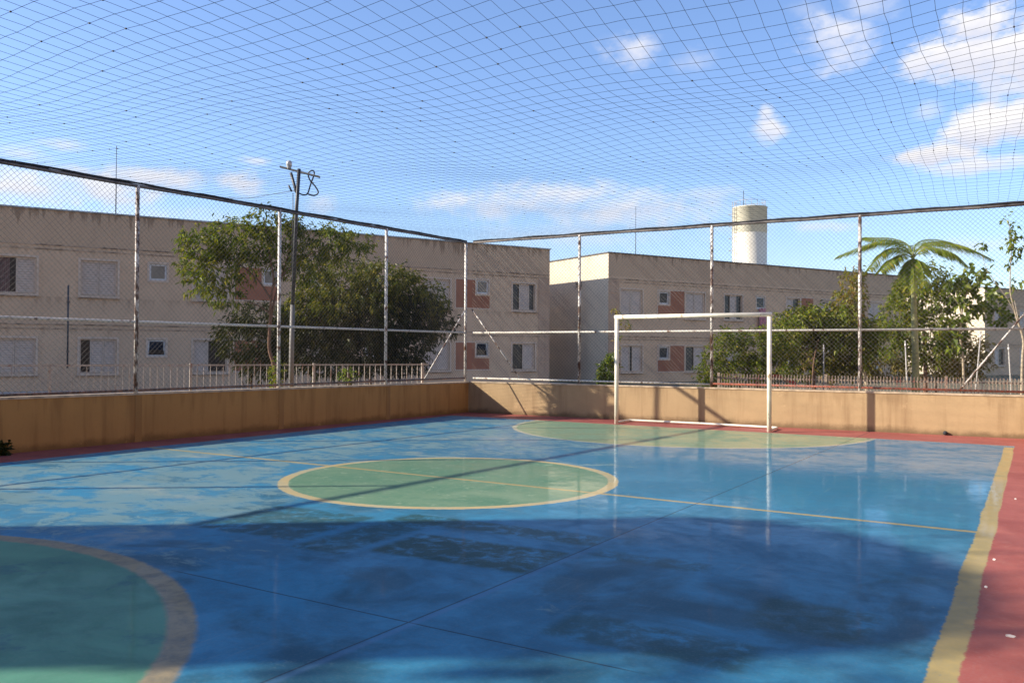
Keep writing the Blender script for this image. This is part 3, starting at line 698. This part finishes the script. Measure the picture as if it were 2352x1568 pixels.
# ------------------------------------------------------------------ water tower
def water_tower(base, r, h, label, ladder_dir, ztop_band=2.2, rod_h=2.0):
    root = empty('water_tower', base, 0, label, 'water tower')
    b = MB(); n = 40
    prof = [(r, -.3), (r, h*.30), (r+.02, h*.302), (r+.02, h*.306), (r, h*.308), (r, h*.62), (r+.02, h*.622), (r+.02, h*.626), (r, h*.628), (r, h-ztop_band)]
    def lathe(mb, prof):
        i0 = len(mb.v)
        for (rr, z) in prof:
            for j in range(n): a = 2*math.pi*j/n; mb.v.append((base.x+rr*math.cos(a), base.y+rr*math.sin(a), base.z+z))
        for k in range(len(prof)-1):
            for j in range(n): a = i0+k*n+j; c = i0+k*n+(j+1) % n; mb.f.append((a, c, c+n, a+n))
    lathe(b, prof); b.build('shaft', M['tank'], root, True)
    b = MB(); lathe(b, [(r, h-ztop_band), (r+.015, h-ztop_band+.01), (r+.015, h-.08), (r+.05, h-.07), (r+.05, h), (r*.5, h+.07), (.02, h+.1)]); b.build('tank_top', M['tanktop'], root, True)
    d = Vector(ladder_dir).normalized(); s = Vector((-d.y, d.x, 0)); L = MB()
    for k in (-1, 1): L.tube([base+d*(r+.18)+s*.2*k+Vector((0, 0, 1)), base+d*(r+.18)+s*.2*k+Vector((0, 0, h+.5))], .03, 6)
    z = 1.2
    while z < h+.3: L.tube([base+d*(r+.18)-s*.2+Vector((0, 0, z)), base+d*(r+.18)+s*.2+Vector((0, 0, z))], .02, 5); z += .35
    z = 3
    while z < h:
        L.tube([base+d*(r+.18)+d*.45*math.sin(a)+s*.36*math.cos(a)+Vector((0, 0, z)) for a in [math.pi*k/8 for k in range(9)]], .02, 5); z += 1.1
    L.build('ladder', M['stake'], root, True)
    b = MB(); 
    for k in range(16):
        a = 2*math.pi*k/16; p = base+Vector((math.cos(a)*r*.9, math.sin(a)*r*.9, h+.02)); b.tube([p, p+Vector((0, 0, .55))], .018, 5)
    b.tube([base+Vector((math.cos(a)*r*.9, math.sin(a)*r*.9, h+.55)) for a in [2*math.pi*k/32 for k in range(33)]], .018, 5)
    b.build('guard_rail', M['stake'], root, True)
    p = base+Vector((-.9*r*.5, .3, h+.1)); b = MB(); b.tube([p, p+Vector((0, 0, rod_h))], .03, 6); b.build('lightning_rod', M['darksteel'], root, True)
    return root
wt = at(1722, 700, 78); topz = at(1722, 468, 76).z; wt.z = 0
water_tower(wt, 1.52, topz, 'tall pale cylindrical water tower rising behind the roof', -Rv+Vector((.1, -.3, 0)), 2.4, 1.6)
wt2 = SD*-14.2+SN*5.42; wt2.z = 0
water_tower(wt2, 1.56, 7.85, 'shorter round water tower just outside the court on the near left', (-1, 0, 0), 1.6, .6)

# ------------------------------------------------------------------ picket fences
def pickets(name, A, B, z0, z1, sp, wd, label, mat, postgap, rail_z):
    A, B = V2(A), V2(B); L = (B-A).length; u = (B-A)/L; n = Vector((-u.y, u.x, 0)); root = empty(name, A, 0, label, 'fence')
    k = 0; bay = 0
    while bay*postgap < L:
        m = MB(); s0, s1 = bay*postgap, min(L, (bay+1)*postgap)
        s = s0+sp
        while s < s1-sp*.4:
            j = random.uniform(-.004, .004)
            m.obox(A+u*(s+j)+Vector((0, 0, (z0+z1)/2)), u*wd+Vector((0, 0, random.uniform(-.004, .004))), n*.008, (0, 0, (z1-z0)/2)); s += sp
        m.build('pickets', M[mat], root)
        p = MB(); p.obox(A+u*s0+Vector((0, 0, (z0-.2+z1)/2)), u*.025, n*.025, (0, 0, (z1-z0+.25)/2)); p.build('post', M[mat], root)
        bay += 1
    for z in rail_z:
        r = MB(); r.obox((A+B)/2+Vector((0, 0, z))+n*.016, u*(L/2), n*.0075, (0, 0, .016)); r.build('rail', M[mat], root)
gl0, gl1 = at(-260, 840, 14.8), at(985, 845, 19.5)
pickets('picket_fence', gl0, gl1, -.05, 1.085, .125, .006, 'low grey steel picket fence between the left wall and the apartment block', 'picket', 2.5, (1.075, .10))
b0 = C0+UB*5.4+NB*1.2; b1 = C0+UB*14+NB*1.6
pickets('picket_fence', b0, b1, -.05, .945, .058, .0075, 'low weathered picket fence behind the sunny wall and its red rail', 'picketpink', 2.1, (.86, .08))

# ------------------------------------------------------------------ floodlight pole
def light_pole():
    d = 16.4; base = at(668, 885, d); base.z = -.06
    P = lambda x, y, dd=0: at(x, y, d+dd)
    root = empty('floodlight_pole', base, 0, 'steel floodlight pole with crossarm and looped cable beside the left tree', 'light pole')
    foot = at(668.5, 870, d); foot.z = -.06
    b = MB(); b.tube([foot, P(670, 790), P(672, 700)], [.05, .047, .043], 10); b.build('lower_pole', M['polesteel'], root, True)
    b = MB(); b.tube([P(672, 702), P(681, 480), P(687, 388)], [.036, .035, .034], 10); b.build('upper_pole', M['darksteel'], root, True)  # same pole, coloured darker for its silhouette against the sky
    b = MB(); b.obox((P(643, 383, .1)+P(735, 407, -.1))/2, (P(735, 407, -.1)-P(643, 383, .1))/2, Fv*.025, Uv*.018); b.build('crossarm', M['darksteel'], root)
    lamp = MB(); c = P(664, 379, .05)
    prof = [(.03, -.05), (.05, 0), (.062, .05), (.055, .09), (.03, .115), (.005, .12)]; n = 12; i0 = 0
    for (rr, z) in prof:
        for j in range(n): a = 2*math.pi*j/n; lamp.v.append((c.x+rr*math.cos(a), c.y+rr*math.sin(a), c.z+z-.03))
    for k in range(len(prof)-1):
        for j in range(n): lamp.f.append((k*n+j, k*n+(j+1) % n, (k+1)*n+(j+1) % n, (k+1)*n+j))
    lamp.build('lamp', M['lampglass'], root, True)
    b = MB(); b.tube([P(668, 397), P(680, 440), P(684, 444)], .028, 8); b.tube([P(663, 426, -.1), P(670, 440, -.1)], .018, 6); b.build('brace', M['darksteel'], root, True)
    b = MB(); b.tube(smooth_path([P(683, 441), P(694, 447), P(706, 445), P(713, 425), P(722, 398), P(716, 392), P(708, 399), P(712, 414), P(724, 428), P(731, 442), P(722, 449), P(708, 446)], 6), .014, 6); b.build('looped_cable', M['darksteel'], root, True)
    b = MB(); b.tube([P(673, 443), P(673, 490), P(670, 620)], .008, 5); b.build('feed_wire', M['darksteel'], root, True)
light_pole()
thin_cable([at(676, 438, 16.4), at(620, 447, 18), at(560, 455, 20), at(460, 452, 23), at(330, 440, 28), at(266, 425, 31.2)], .006, 'overhead_cable', 'thin cable sagging from the floodlight pole to the lightning rod', 'cable')

# ------------------------------------------------------------------ vegetation
rnd = random.Random(11)
def rvec(r=rnd):
    while True:
        v = Vector((r.uniform(-1, 1), r.uniform(-1, 1), r.uniform(-1, 1)))
        if .05 < v.length < 1: return v
def leaf(mb, p, d, L, W, droop=.25, fold=.25):
    d = d.normalized(); side = d.cross(Vector((0, 0, 1)))
    side = side.normalized() if side.length > .05 else Vector((1, 0, 0))
    a = rnd.uniform(-1.0, 1.0); nrm = side.cross(d); side = side*math.cos(a)+nrm*math.sin(a); nrm = side.cross(d).normalized()
    m1 = p+d*L*.45+nrm*W*fold; tip = p+d*L-Vector((0, 0, L*droop))
    i = len(mb.v); mb.v += [tuple(p), tuple(m1+side*W*.5), tuple(tip), tuple(m1-side*W*.5)]
    mb.f += [(i, i+1, i+2), (i, i+2, i+3)]
def crown(mb, blobs, L, W, twigs, per, down=.3, spread=.16, shell=.55, twig_mb=None):
    """blobs: (centre, (rx, ry, rz), weight); leaves grow in small sprays around twig ends"""
    tot = sum(b[2] for b in blobs)
    for (c, rad, wgt) in blobs:
        for _ in range(int(twigs*wgt/tot)):
            v = rvec(); v = v.normalized()*(v.length**shell)
            p = c+Vector((v.x*rad[0], v.y*rad[1], v.z*rad[2])); out = Vector((v.x, v.y, v.z*.8+.15))
            k = rnd.uniform(.7, 1.3); td = (out+rvec()*.8).normalized()
            for j in range(int(per*rnd.uniform(.6, 1.3))):
                q = p+td*spread*k*rnd.uniform(-.6, 1)+rvec()*spread*.35
                d = td*.5+rvec()*.9+Vector((0, 0, -down))
                leaf(mb, q, d, L*rnd.uniform(.6, 1.25), W*rnd.uniform(.7, 1.2))
def cblob(x, y, d, rx, ry, wgt=None, rd=None):                 # crown lobe from a sighted centre and size
    k = d/F_PX; c = at(x, y, d); a, b_ = rx*k, ry*k
    return (c, (a, rd*k if rd else a, b_), wgt if wgt else a*b_)
def limb(mb, pts, r0, r1, n=7):
    p = smooth_path(pts, 5); mb.tube(p, [r0+(r1-r0)*i/(len(p)-1) for i in range(len(p))], n)
def tree(name, label, base, trunks, blobs, mat, L, W, twigs, per, down=.3, spread=.16, bark='bark', cat='tree', group=None, shell=.55):
    root = empty(name, base, 0, label, cat, group)
    if trunks:
        m = MB()
        for (pts, r0, r1) in trunks: limb(m, pts, r0, r1)
        m.build('trunk' if cat == 'tree' else 'stems', M[bark], root, True)
    m = MB(); crown(m, blobs, L, W, twigs, per, down, spread, shell); m.build('crown' if cat == 'tree' else 'foliage', M[mat], root)
    return root
# tall tree in front of the left block
D = 17.2
base = at(640, 880, D); base.z = -.06
A_ = lambda x, y, d=D: at(x, y, d)
tr = [([base, A_(630, 850), A_(618, 800), A_(620, 740), A_(622, 690), A_(628, 640), A_(618, 580), A_(606, 500)], .042, .010), ([A_(620, 745), A_(630, 690, D+.1), A_(652, 620, D+.2), A_(668, 560, D+.2), A_(672, 510, D+.2)], .03, .008),
      ([A_(624, 690), A_(590, 640), A_(540, 600), A_(480, 570)], .025, .006), ([A_(626, 660), A_(650, 630), A_(700, 590, D+.3), A_(780, 560, D+.3)], .025, .006), ([A_(622, 720), A_(590, 700), A_(560, 690)], .02, .006)]
bl = [cblob(600, 510, D, 34, 34), cblob(548, 550, D, 62, 40), cblob(470, 560, D, 52, 42), cblob(455, 600, D-.2, 42, 40), cblob(500, 620, D, 50, 40), cblob(565, 610, D+.1, 42, 36), cblob(475, 655, D, 40, 26), cblob(445, 540, D, 28, 18),
      cblob(430, 625, D, 18, 20), cblob(590, 565, D, 45, 45), cblob(640, 540, D+.2, 34, 42), cblob(676, 545, D+.2, 24, 40), cblob(505, 520, D, 26, 16), cblob(650, 600, D+.2, 32, 30), cblob(520, 680, D, 38, 22),
      cblob(720, 580, D+.3, 34, 34), cblob(760, 550, D+.3, 50, 30), cblob(815, 560, D+.3, 42, 20), cblob(770, 530, D+.3, 26, 16), cblob(700, 620, D+.3, 30, 30), cblob(745, 525, D+.3, 18, 12), cblob(790, 580, D+.3, 34, 14), cblob(690, 520, D+.2, 14, 16)]
tree('leafy_tree', 'tall leafy tree with an open crown rising in front of the left block', base, tr, bl, 'leafL', .115, .036, 900, 9, .45, .15)
# street tree beside the shorter water tower, outside the frame
base = SD*-12.7+SN*3.7; base.z = -.06
pz = lambda al, ac, z: SD*al+SN*ac+Vector((0, 0, z*.90))
tr = [([base, pz(-12.6, 3.8, 3), pz(-12.7, 3.9, 5.5), pz(-12.5, 4.4, 7.8)], .12, .03), ([pz(-12.7, 3.85, 5), pz(-12.5, 4.9, 6.5), pz(-12.4, 5.8, 7.3)], .06, .02), ([pz(-12.7, 3.8, 4.6), pz(-12.6, 3.1, 6.2), pz(-12.5, 2.8, 7.4)], .05, .015)]
bl = [(pz(-12.5, 4.3, 7.7), (.9, .9, .6), 1), (pz(-12.5, 5.5, 7.5), (.8, .8, .6), .9), (pz(-12.5, 3.9, 6.9), (.7, .7, .5), .5), (pz(-12.5, 5.0, 8.05), (.5, .7, .35), .4), (pz(-12.5, 3.0, 7.4), (.4, .35, .3), .18), (pz(-12.4, 6.1, 7.2), (.5, .5, .3), .3)]
tree('street_tree', 'tall street tree beside the shorter water tower outside the near left wall', base, tr, bl, 'leafL', .15, .06, 300, 8, .3, .18)
# dense tree to its right, split into lit top and shade-coloured shrub
D = 23.0; base = at(800, 885, D); base.z = -.06
tr = [([base, A_(800, 820, D), A_(790, 740, D), A_(780, 660, D)], .08, .03), ([A_(795, 780, D), A_(860, 700, D), A_(900, 650, D)], .04, .012), ([A_(795, 790, D), A_(720, 720, D), A_(690, 660, D)], .04, .012)]
bl = [cblob(730, 650, D-.3, 44, 28), cblob(800, 636, D-.3, 66, 30), cblob(880, 642, D-.3, 70, 34), cblob(930, 662, D-.3, 50, 34), cblob(705, 700, D-.5, 46, 36), cblob(780, 695, D-.6, 70, 38), cblob(860, 690, D-.5, 60, 32), cblob(780, 603, D, 24, 12), cblob(850, 610, D, 30, 12), cblob(990, 690, D, 40, 36), cblob(720, 605, D-.2, 22, 14)]
tree('bushy_tree', 'dense bushy tree with sunlit olive top beside the floodlight pole', base, tr, bl, 'leafM', .13, .040, 1100, 9, .4, .17, shell=.5)
D = 23.4; base = at(850, 885, D); base.z = -.06
bl = [cblob(700, 740, D-.3, 70, 56), cblob(790, 740, D-.4, 90, 56), cblob(890, 735, D-.3, 84, 64), cblob(955, 720, D, 56, 54), cblob(730, 790, D-.4, 80, 50), cblob(830, 795, D-.4, 84, 44), cblob(930, 790, D-.2, 66, 50), cblob(660, 770, D, 40, 60), cblob(1015, 740, D-.2, 30, 40), cblob(790, 835, D-.2, 110, 28), cblob(920, 835, D-.2, 60, 24)]
tree('shaded_shrub', 'dense shrub with shade put into near black leaves, filling the space under the olive topped tree', base, [([base, A_(850, 820, D), A_(845, 760, D)], .05, .02)], bl, 'leafShaded', .14, .05, 2300, 9, .4, .17, cat='bush', shell=.40)
D = 21.5; base = at(575, 880, D); base.z = -.06
bl = [cblob(590, 735, D, 60, 34), cblob(560, 780, D, 62, 44), cblob(600, 830, D, 50, 40), cblob(540, 740, D, 26, 14), cblob(640, 820, D, 40, 44)]
tree('shadowed_bush', 'dark shadowed bush beneath the tall leafy tree', base, [([base, A_(580, 800, D), A_(575, 740, D)], .03, .012)], bl, 'leafShaded', .13, .036, 620, 9, .5, .16, cat='bush')
# vine climbing at the foot of the post
D = 16.0; base = at(637, 885, D); base.z = -.06
tree('climbing_vine', 'small yellowish vine at the foot of the tall leafy tree', base, [([base, A_(636, 840, D), A_(640, 800, D)], .012, .006)], [cblob(637, 850, D, 12, 26), cblob(634, 880, D, 14, 20)], 'leafY', .07, .03, 46, 7, .2, .07, cat='plant')
# white flowering plant at the picket fence
D = 18.0; base = at(802, 880, D); base.z = -.06
tree('flowering_plant', 'little pale plant in front of the grey pickets', base, [([base, A_(802, 862, D)], .01, .005)], [cblob(800, 862, D, 22, 14)], 'leafB', .07, .035, 34, 6, .1, .08, cat='plant')
# small plant behind the left goalpost
D = 20.5; base = at(1408, 900, D); base.z = -.06
tree('slender_sapling', 'slender reddish sapling behind the left goalpost', base, [([base, A_(1412, 830, D), A_(1420, 760, D), A_(1416, 700, D)], .014, .004), ([A_(1418, 770, D), A_(1432, 745, D), A_(1436, 735, D)], .006, .003)], [cblob(1415, 712, D, 12, 10), cblob(1430, 748, D, 16, 14), cblob(1422, 790, D, 8, 14)], 'leafR', .09, .04, 26, 6, .2, .08, cat='plant')
D = 18.6; base = at(1400, 900, D); base.z = -.06
tree('small_bush', 'small dark bush just left of the goal behind the wall', base, [([base, A_(1400, 860, D)], .02, .01)], [cblob(1398, 852, D, 16, 34), cblob(1406, 830, D, 8, 16), cblob(1390, 872, D, 16, 20)], 'leafB', .10, .045, 120, 8, .3, .1, cat='bush')
# big yellow-green shrub behind the goal
D = 18.6; base = at(1720, 900, D); base.z = -.06
tr = [([base, A_(1720, 850, D), A_(1700, 790, D)], .03, .01), ([base, A_(1750, 840, D), A_(1770, 770, D)], .03, .01), ([base, A_(1690, 860, D), A_(1650, 810, D)], .025, .008)]
bl = [cblob(1640, 838, D, 30, 34), cblob(1680, 805, D, 42, 46), cblob(1735, 802, D, 48, 42), cblob(1790, 785, D, 36, 54), cblob(1700, 860, D, 60, 30), cblob(1770, 845, D, 56, 40), cblob(1625, 865, D, 26, 24), cblob(1665, 778, D, 14, 20)]
tree('leafy_shrub', 'sunlit yellow green shrub seen through the goal', base, tr, bl, 'leafY', .115, .034, 760, 9, .15, .14, cat='bush')
# darker mass to the right of the goal
D = 20.2; base = at(1870, 900, D); base.z = -.06
bl = [cblob(1835, 760, D, 50, 30), cblob(1870, 740, D, 50, 36), cblob(1850, 815, D, 66, 56), cblob(1930, 800, D, 60, 66), cblob(1910, 740, D, 40, 34), cblob(1800, 790, D, 40, 40), cblob(1820, 728, D, 24, 18), cblob(1860, 715, D, 22, 14), cblob(1960, 780, D, 40, 60)]
tree('broad_shrub', 'broad dark green shrub right of the goal behind the pickets', base, [([base, A_(1870, 850, D), A_(1860, 780, D)], .04, .012)], bl, 'leafM', .13, .05, 800, 9, .3, .16, cat='bush')
D = 19.4; base = at(1865, 900, D); base.z = -.06
tree('bright_shrub', 'bright green leafy shrub in the middle of the right hand greenery', base, [([base, A_(1868, 840, D), A_(1880, 780, D)], .025, .008)], [cblob(1830, 745, D, 40, 20), cblob(1870, 730, D, 34, 20), cblob(1920, 770, D, 28, 30), cblob(1945, 735, D, 30, 30), cblob(2005, 770, D, 22, 34), cblob(1985, 800, D, 22, 30)], 'leafY', .13, .055, 330, 8, .35, .13, cat='bush')
# slender tree at the fence post
D = 19.6; base = at(1993, 895, D); base.z = -.06
tr = [([base, A_(1988, 870, D), A_(1976, 835, D), A_(1968, 790, D), A_(1962, 720, D), A_(1966, 640, D)], .045, .008), ([A_(1970, 800, D), A_(1985, 765, D), A_(2015, 735, D)], .015, .005), ([A_(1963, 730, D), A_(1945, 690, D), A_(1938, 650, D)], .012, .004)]
tree('slender_tree', 'slender leaning tree with sparse yellowish leaves by the rusty post', base, tr, [cblob(1960, 650, D, 22, 26), cblob(1940, 690, D, 20, 26), cblob(1945, 735, D, 20, 20), cblob(1972, 690, D, 14, 40), cblob(1978, 632, D, 12, 12)], 'leafR', .11, .045, 170, 7, .3, .12, bark='barkpale')
# rounded tree behind the palm
D = 21.5; base = at(2125, 895, D); base.z = -.06
tr = [([base, A_(2125, 830, D), A_(2120, 740, D), A_(2118, 660, D)], .06, .015)]
bl = [cblob(2090, 640, D, 26, 26), cblob(2130, 640, D, 44, 32), cblob(2110, 690, D, 60, 46), cblob(2140, 705, D, 40, 46), cblob(2070, 730, D, 50, 46), cblob(2130, 760, D, 76, 46), cblob(2040, 780, D, 40, 40), cblob(2140, 800, D, 56, 40), cblob(2155, 645, D, 18, 24), cblob(2070, 680, D, 26, 24)]
tree('rounded_tree', 'rounded yellow green tree behind the palm trunk', base, tr, bl, 'leafY', .12, .045, 900, 9, .3, .15)
D = 22.5; base = at(2150, 895, D); base.z = -.06
bl = [cblob(2020, 835, D, 60, 34), cblob(2120, 835, D, 70, 34), cblob(2200, 815, D, 50, 50), cblob(2235, 840, D, 36, 28), cblob(2190, 770, D, 34, 30), cblob(1960, 840, D, 50, 34), cblob(1890, 845, D, 50, 30), cblob(2255, 800, D, 16, 24)]
tree('olive_undergrowth', 'dull olive undergrowth behind the weathered pickets on the right', base, [([base, A_(2150, 840, D)], .03, .01)], bl, 'leafO', .12, .04, 900, 9, .3, .15, cat='bush')
# broad leaved tree
D = 20.8; base = at(2215, 895, D); base.z = -.06
tr = [([base, A_(2212, 830, D), A_(2205, 760, D), A_(2215, 690, D), A_(2235, 640, D)], .035, .008), ([A_(2206, 765, D), A_(2232, 730, D), A_(2250, 715, D)], .012, .004), ([A_(2210, 710, D), A_(2190, 680, D), A_(2180, 650, D)], .012, .004)]
bl = [cblob(2235, 645, D, 34, 22), cblob(2200, 668, D, 30, 18), cblob(2190, 650, D, 14, 20), cblob(2215, 705, D, 30, 14), cblob(2245, 700, D, 16, 18), cblob(2200, 735, D, 20, 12), cblob(2185, 775, D, 26, 20), cblob(2285, 690, D+1, 22, 24), cblob(2300, 730, D+1, 20, 22)]
tree('broad_leaved_tree', 'broad leaved tree with big round leaves before the sunlit end wall', base, tr, bl, 'leafB', .19, .13, 150, 5, .25, .16, bark='barkpale')
# tall thin sapling at the right edge
D = 18.2; base = at(2345, 895, D); base.z = -.06
tr = [([base, A_(2348, 830, D), A_(2350, 780, D), A_(2335, 730, D), A_(2322, 680, D), A_(2320, 640, D), A_(2323, 560, D), A_(2316, 505, D)], .03, .004), ([A_(2330, 715, D), A_(2310, 680, D), A_(2280, 640, D), A_(2262, 610, D), A_(2255, 560, D)], .010, .003), ([A_(2340, 740, D), A_(2330, 690, D+.2)], .01, .004)]
bl = [cblob(2316, 510, D, 10, 14), cblob(2330, 535, D, 18, 14), cblob(2322, 570, D, 18, 18), cblob(2335, 590, D, 14, 14), cblob(2320, 610, D, 10, 10), cblob(2336, 650, D, 12, 14), cblob(2258, 565, D, 12, 14), cblob(2345, 560, D, 12, 10), cblob(2325, 548, D, 10, 30)]
tree('thin_sapling', 'tall thin sapling with few round leaves at the right edge', base, tr, bl, 'leafB', .105, .075, 75, 3, .45, .09, bark='barkpale', shell=.8)

def palm():
    D = 19.8; base = at(2104, 890, D); base.z = -.06
    root = empty('palm_tree', base, 0, 'palm with arching feather fronds above the greenery on the right', 'palm tree')
    top = A_(2099, 640, D)
    m = MB(); pts = smooth_path([base, A_(2103, 830, D), A_(2101, 760, D), A_(2099, 700, D), top], 8); m.tube(pts, [.085-.03*i/(len(pts)-1) for i in range(len(pts))], 12); m.build('trunk', M['palmbark'], root, True)
    m = MB(); pts = smooth_path([top, A_(2098, 620, D), A_(2098, 596, D), A_(2098, 580, D)], 5); m.tube(pts, [.06-.045*i/(len(pts)-1) for i in range(len(pts))], 10); m.build('crownshaft', M['palmbark'], root, True)
    st = A_(2098, 592, D)
    fr = [[(2098, 592), (2075, 566), (2040, 552), (1990, 562), (1925, 588)], [(2098, 592), (2085, 562), (2050, 548), (2010, 546), (1985, 545)], [(2098, 590), (2070, 572), (2035, 574), (2010, 598), (1998, 618)], [(2098, 594), (2080, 585), (2055, 590), (2035, 608), (2022, 622)],
          [(2098, 590), (2120, 562), (2160, 556), (2215, 566), (2276, 594)], [(2098, 592), (2125, 570), (2160, 572), (2195, 585), (2222, 610)], [(2098, 588), (2105, 560), (2135, 550), (2180, 556), (2230, 575)], [(2098, 596), (2092, 600), (2086, 620), (2084, 660)], [(2098, 596), (2108, 598), (2118, 618), (2122, 655)], [(2098, 590), (2094, 600), (2098, 625), (2100, 668)]]
    dp = [-.3, .9, -.7, -1.0, .2, -.7, 1.0, -1.0, -1.1, -1.2]
    for f, dd in zip(fr, dp):
        n = len(f); p = smooth_path([at(x, y, D+dd*(i/(n-1))) for i, (x, y) in enumerate(f)], 9)
        m = MB(); m.tube(p, [.016-.012*i/(len(p)-1) for i in range(len(p))], 5)
        for i in range(4, len(p)):
            for h in (0, .4, .7):
                k = min(i+h, len(p)-1); q = p[int(k)].lerp(p[min(int(k)+1, len(p)-1)], k-int(k)); d = (p[min(int(k)+1, len(p)-1)]-p[max(int(k)-1, 0)]).normalized()
                sd = d.cross(Vector((0, 0, 1))); sd = sd.normalized() if sd.length > .1 else Rv
                u_ = k/len(p); Ln = .34*math.sin(math.pi*(.14+.80*u_))**.7*rnd.uniform(.72, 1.12)
                for s in (-1, 1):
                    v = (sd*s*.8+d*.55+Vector((0, 0, -.45+rnd.uniform(-.15, .15)))).normalized(); wv = d*.0075
                    a = q; mid_ = q+v*Ln*.55; e = q+v*Ln-Vector((0, 0, Ln*.22)); j = len(m.v)
                    m.v += [tuple(a-wv*.5), tuple(a+wv*.5), tuple(mid_+wv), tuple(e), tuple(mid_-wv)]; m.f.append((j, j+1, j+2, j+3, j+4))
        m.build('frond', M['frond'], root)
palm()

# stakes and play equipment behind the pickets
for (x, y0_, y1_, dx, lab) in ((1892, 790, 880, 0, 'pale upright stake before the broad dark shrub'), (2079, 782, 880, 6, 'pale stake standing just left of the palm trunk'), (2253, 760, 880, -14, 'pale leaning stake crossed by the diagonal brace'), (2316, 790, 880, 8, 'pale stake at the right edge under the thin sapling')):
    p = at(x, y0_, 19.0); q = at(x+dx, y1_, 19.0); f = q+(q-p)*.25; f.z = -.06
    root = empty('garden_stake', f, 0, lab, 'stake', 'stakes behind the weathered pickets')
    b = MB(); b.tube([f, (f+p)/2, p], [.018, .017, .014], 7); b.build('shaft', M['stake'], root, True)
    b = MB(); b.tube([p+(f-p)*.04-Vector((0, 0, .01)), p+(f-p)*.075], .019, 7); b.build('tie', M['white'], root, True)
def seesaw():
    d = 18.4; c = at(1800, 878, d); c.z = -.06
    root = empty('playground_slide', c, 0, 'low red playground slide with pale ladder rails beside the right goalpost', 'slide')
    m = MB(); p0, p1 = at(1765, 866, d), at(1822, 884, d); side = Fv*.18
    pts = smooth_path([p0, at(1785, 867, d), at(1805, 876, d), p1], 6)
    for i in range(len(pts)-1):
        m.quad(pts[i]-side, pts[i+1]-side, pts[i+1]+side, pts[i]+side); 
        for s in (-1, 1):
            a, b_ = pts[i]+side*s, pts[i+1]+side*s; m.quad(a, b_, b_+Vector((0, 0, .07)), a+Vector((0, 0, .07)))
    m.build('chute', M['redplay'], root)
    m = MB(); 
    for (x0, y0_, x1, y1_) in ((1748, 880, 1775, 815), (1765, 880, 1788, 822)): m.tube([at(x0, y0_+24, d+.2), at(x1, y1_, d+.2)], .018, 6)
    m.tube([at(1800, 862, d-.1), at(1812, 828, d-.1)], .016, 6); m.build('ladder_rail', M['white'], root, True)
    m = MB(); m.tube([at(1740, 895, d+.3), at(1757, 830, d+.3)], .02, 6); m.tube([at(1762, 905, d+.3), at(1755, 832, d+.3)], .02, 6); m.build('leg', M['teal'], root, True)
seesaw()

# ------------------------------------------------------------------ small things on the court
def blob_rock(c, r, seed):
    q = random.Random(seed); bm = bmesh.new(); bmesh.ops.create_icosphere(bm, subdivisions=2, radius=r)
    for v in bm.verts: v.co *= q.uniform(.8, 1.15)
    mb = MB(); mb.v = [tuple(v.co+c) for v in bm.verts]; mb.f = [tuple(v.index for v in f.verts) for f in bm.faces]; bm.free(); return mb
p = C0+UB*9.65-NB*.02+Vector((0, 0, .04))
root = empty('drain_outlet', p, 0, 'small black round drain pipe end at the foot of the sunny wall', 'drain')
m = MB(); m.tube([p+NB*.10, p-NB*.02], .03, 12); m.build('pipe', M['darksteel'], root, True)
m = MB(); m.tube([p-NB*.02, p-NB*.035], [.036, .036], 12); m.build('rim', M['rope'], root, True)
p = C0+UL*9.95-NL*.06; p.z = 0
tree('wall_weed', 'dark little weed at the foot of the shaded wall on the left', p, [([p, p+Vector((.02, 0, .08))], .008, .004)], [(p+Vector((.03, 0, .07)), (.10, .10, .07), 1)], 'leafShaded', .09, .035, 26, 6, .2, .05, cat='plant')
for i, (x, y, lab) in enumerate(((3728/3840*2352, 2100/2560*1568, 'white scrap on the red floor nearest the shade'), (3808/3840*2352, 1872/2560*1568, 'white scrap on the red floor farthest from the camera'), (3697/3840*2352, 2203/2560*1568, 'white scrap lying just beside the yellow sideline'), (3790/3840*2352, 2388/2560*1568, 'thin pale twig on the red floor at the lower right'))):
    r = ray(x, y); q = ORG+r*(-EYE/r.z); m = MB(); s = .009 if i < 3 else .022
    pts = [q+Vector((math.cos(a)*s*(1+.4*math.sin(3*a)), math.sin(a)*s*(.35 if i < 3 else .1), .005+.006*math.sin(a*2+1))) for a in [k*math.pi/4 for k in range(8)]]
    c = q+Vector((0, 0, .014))
    for k in range(8): m.tri(pts[k], pts[(k+1) % 8], c)
    for k in range(8): m.tri(pts[(k+1) % 8]-Vector((0, 0, .003)), pts[k]-Vector((0, 0, .003)), q+Vector((0, 0, .002)))
    tag(m.build('litter', M['white']), lab, 'litter', 'scraps on the red floor')
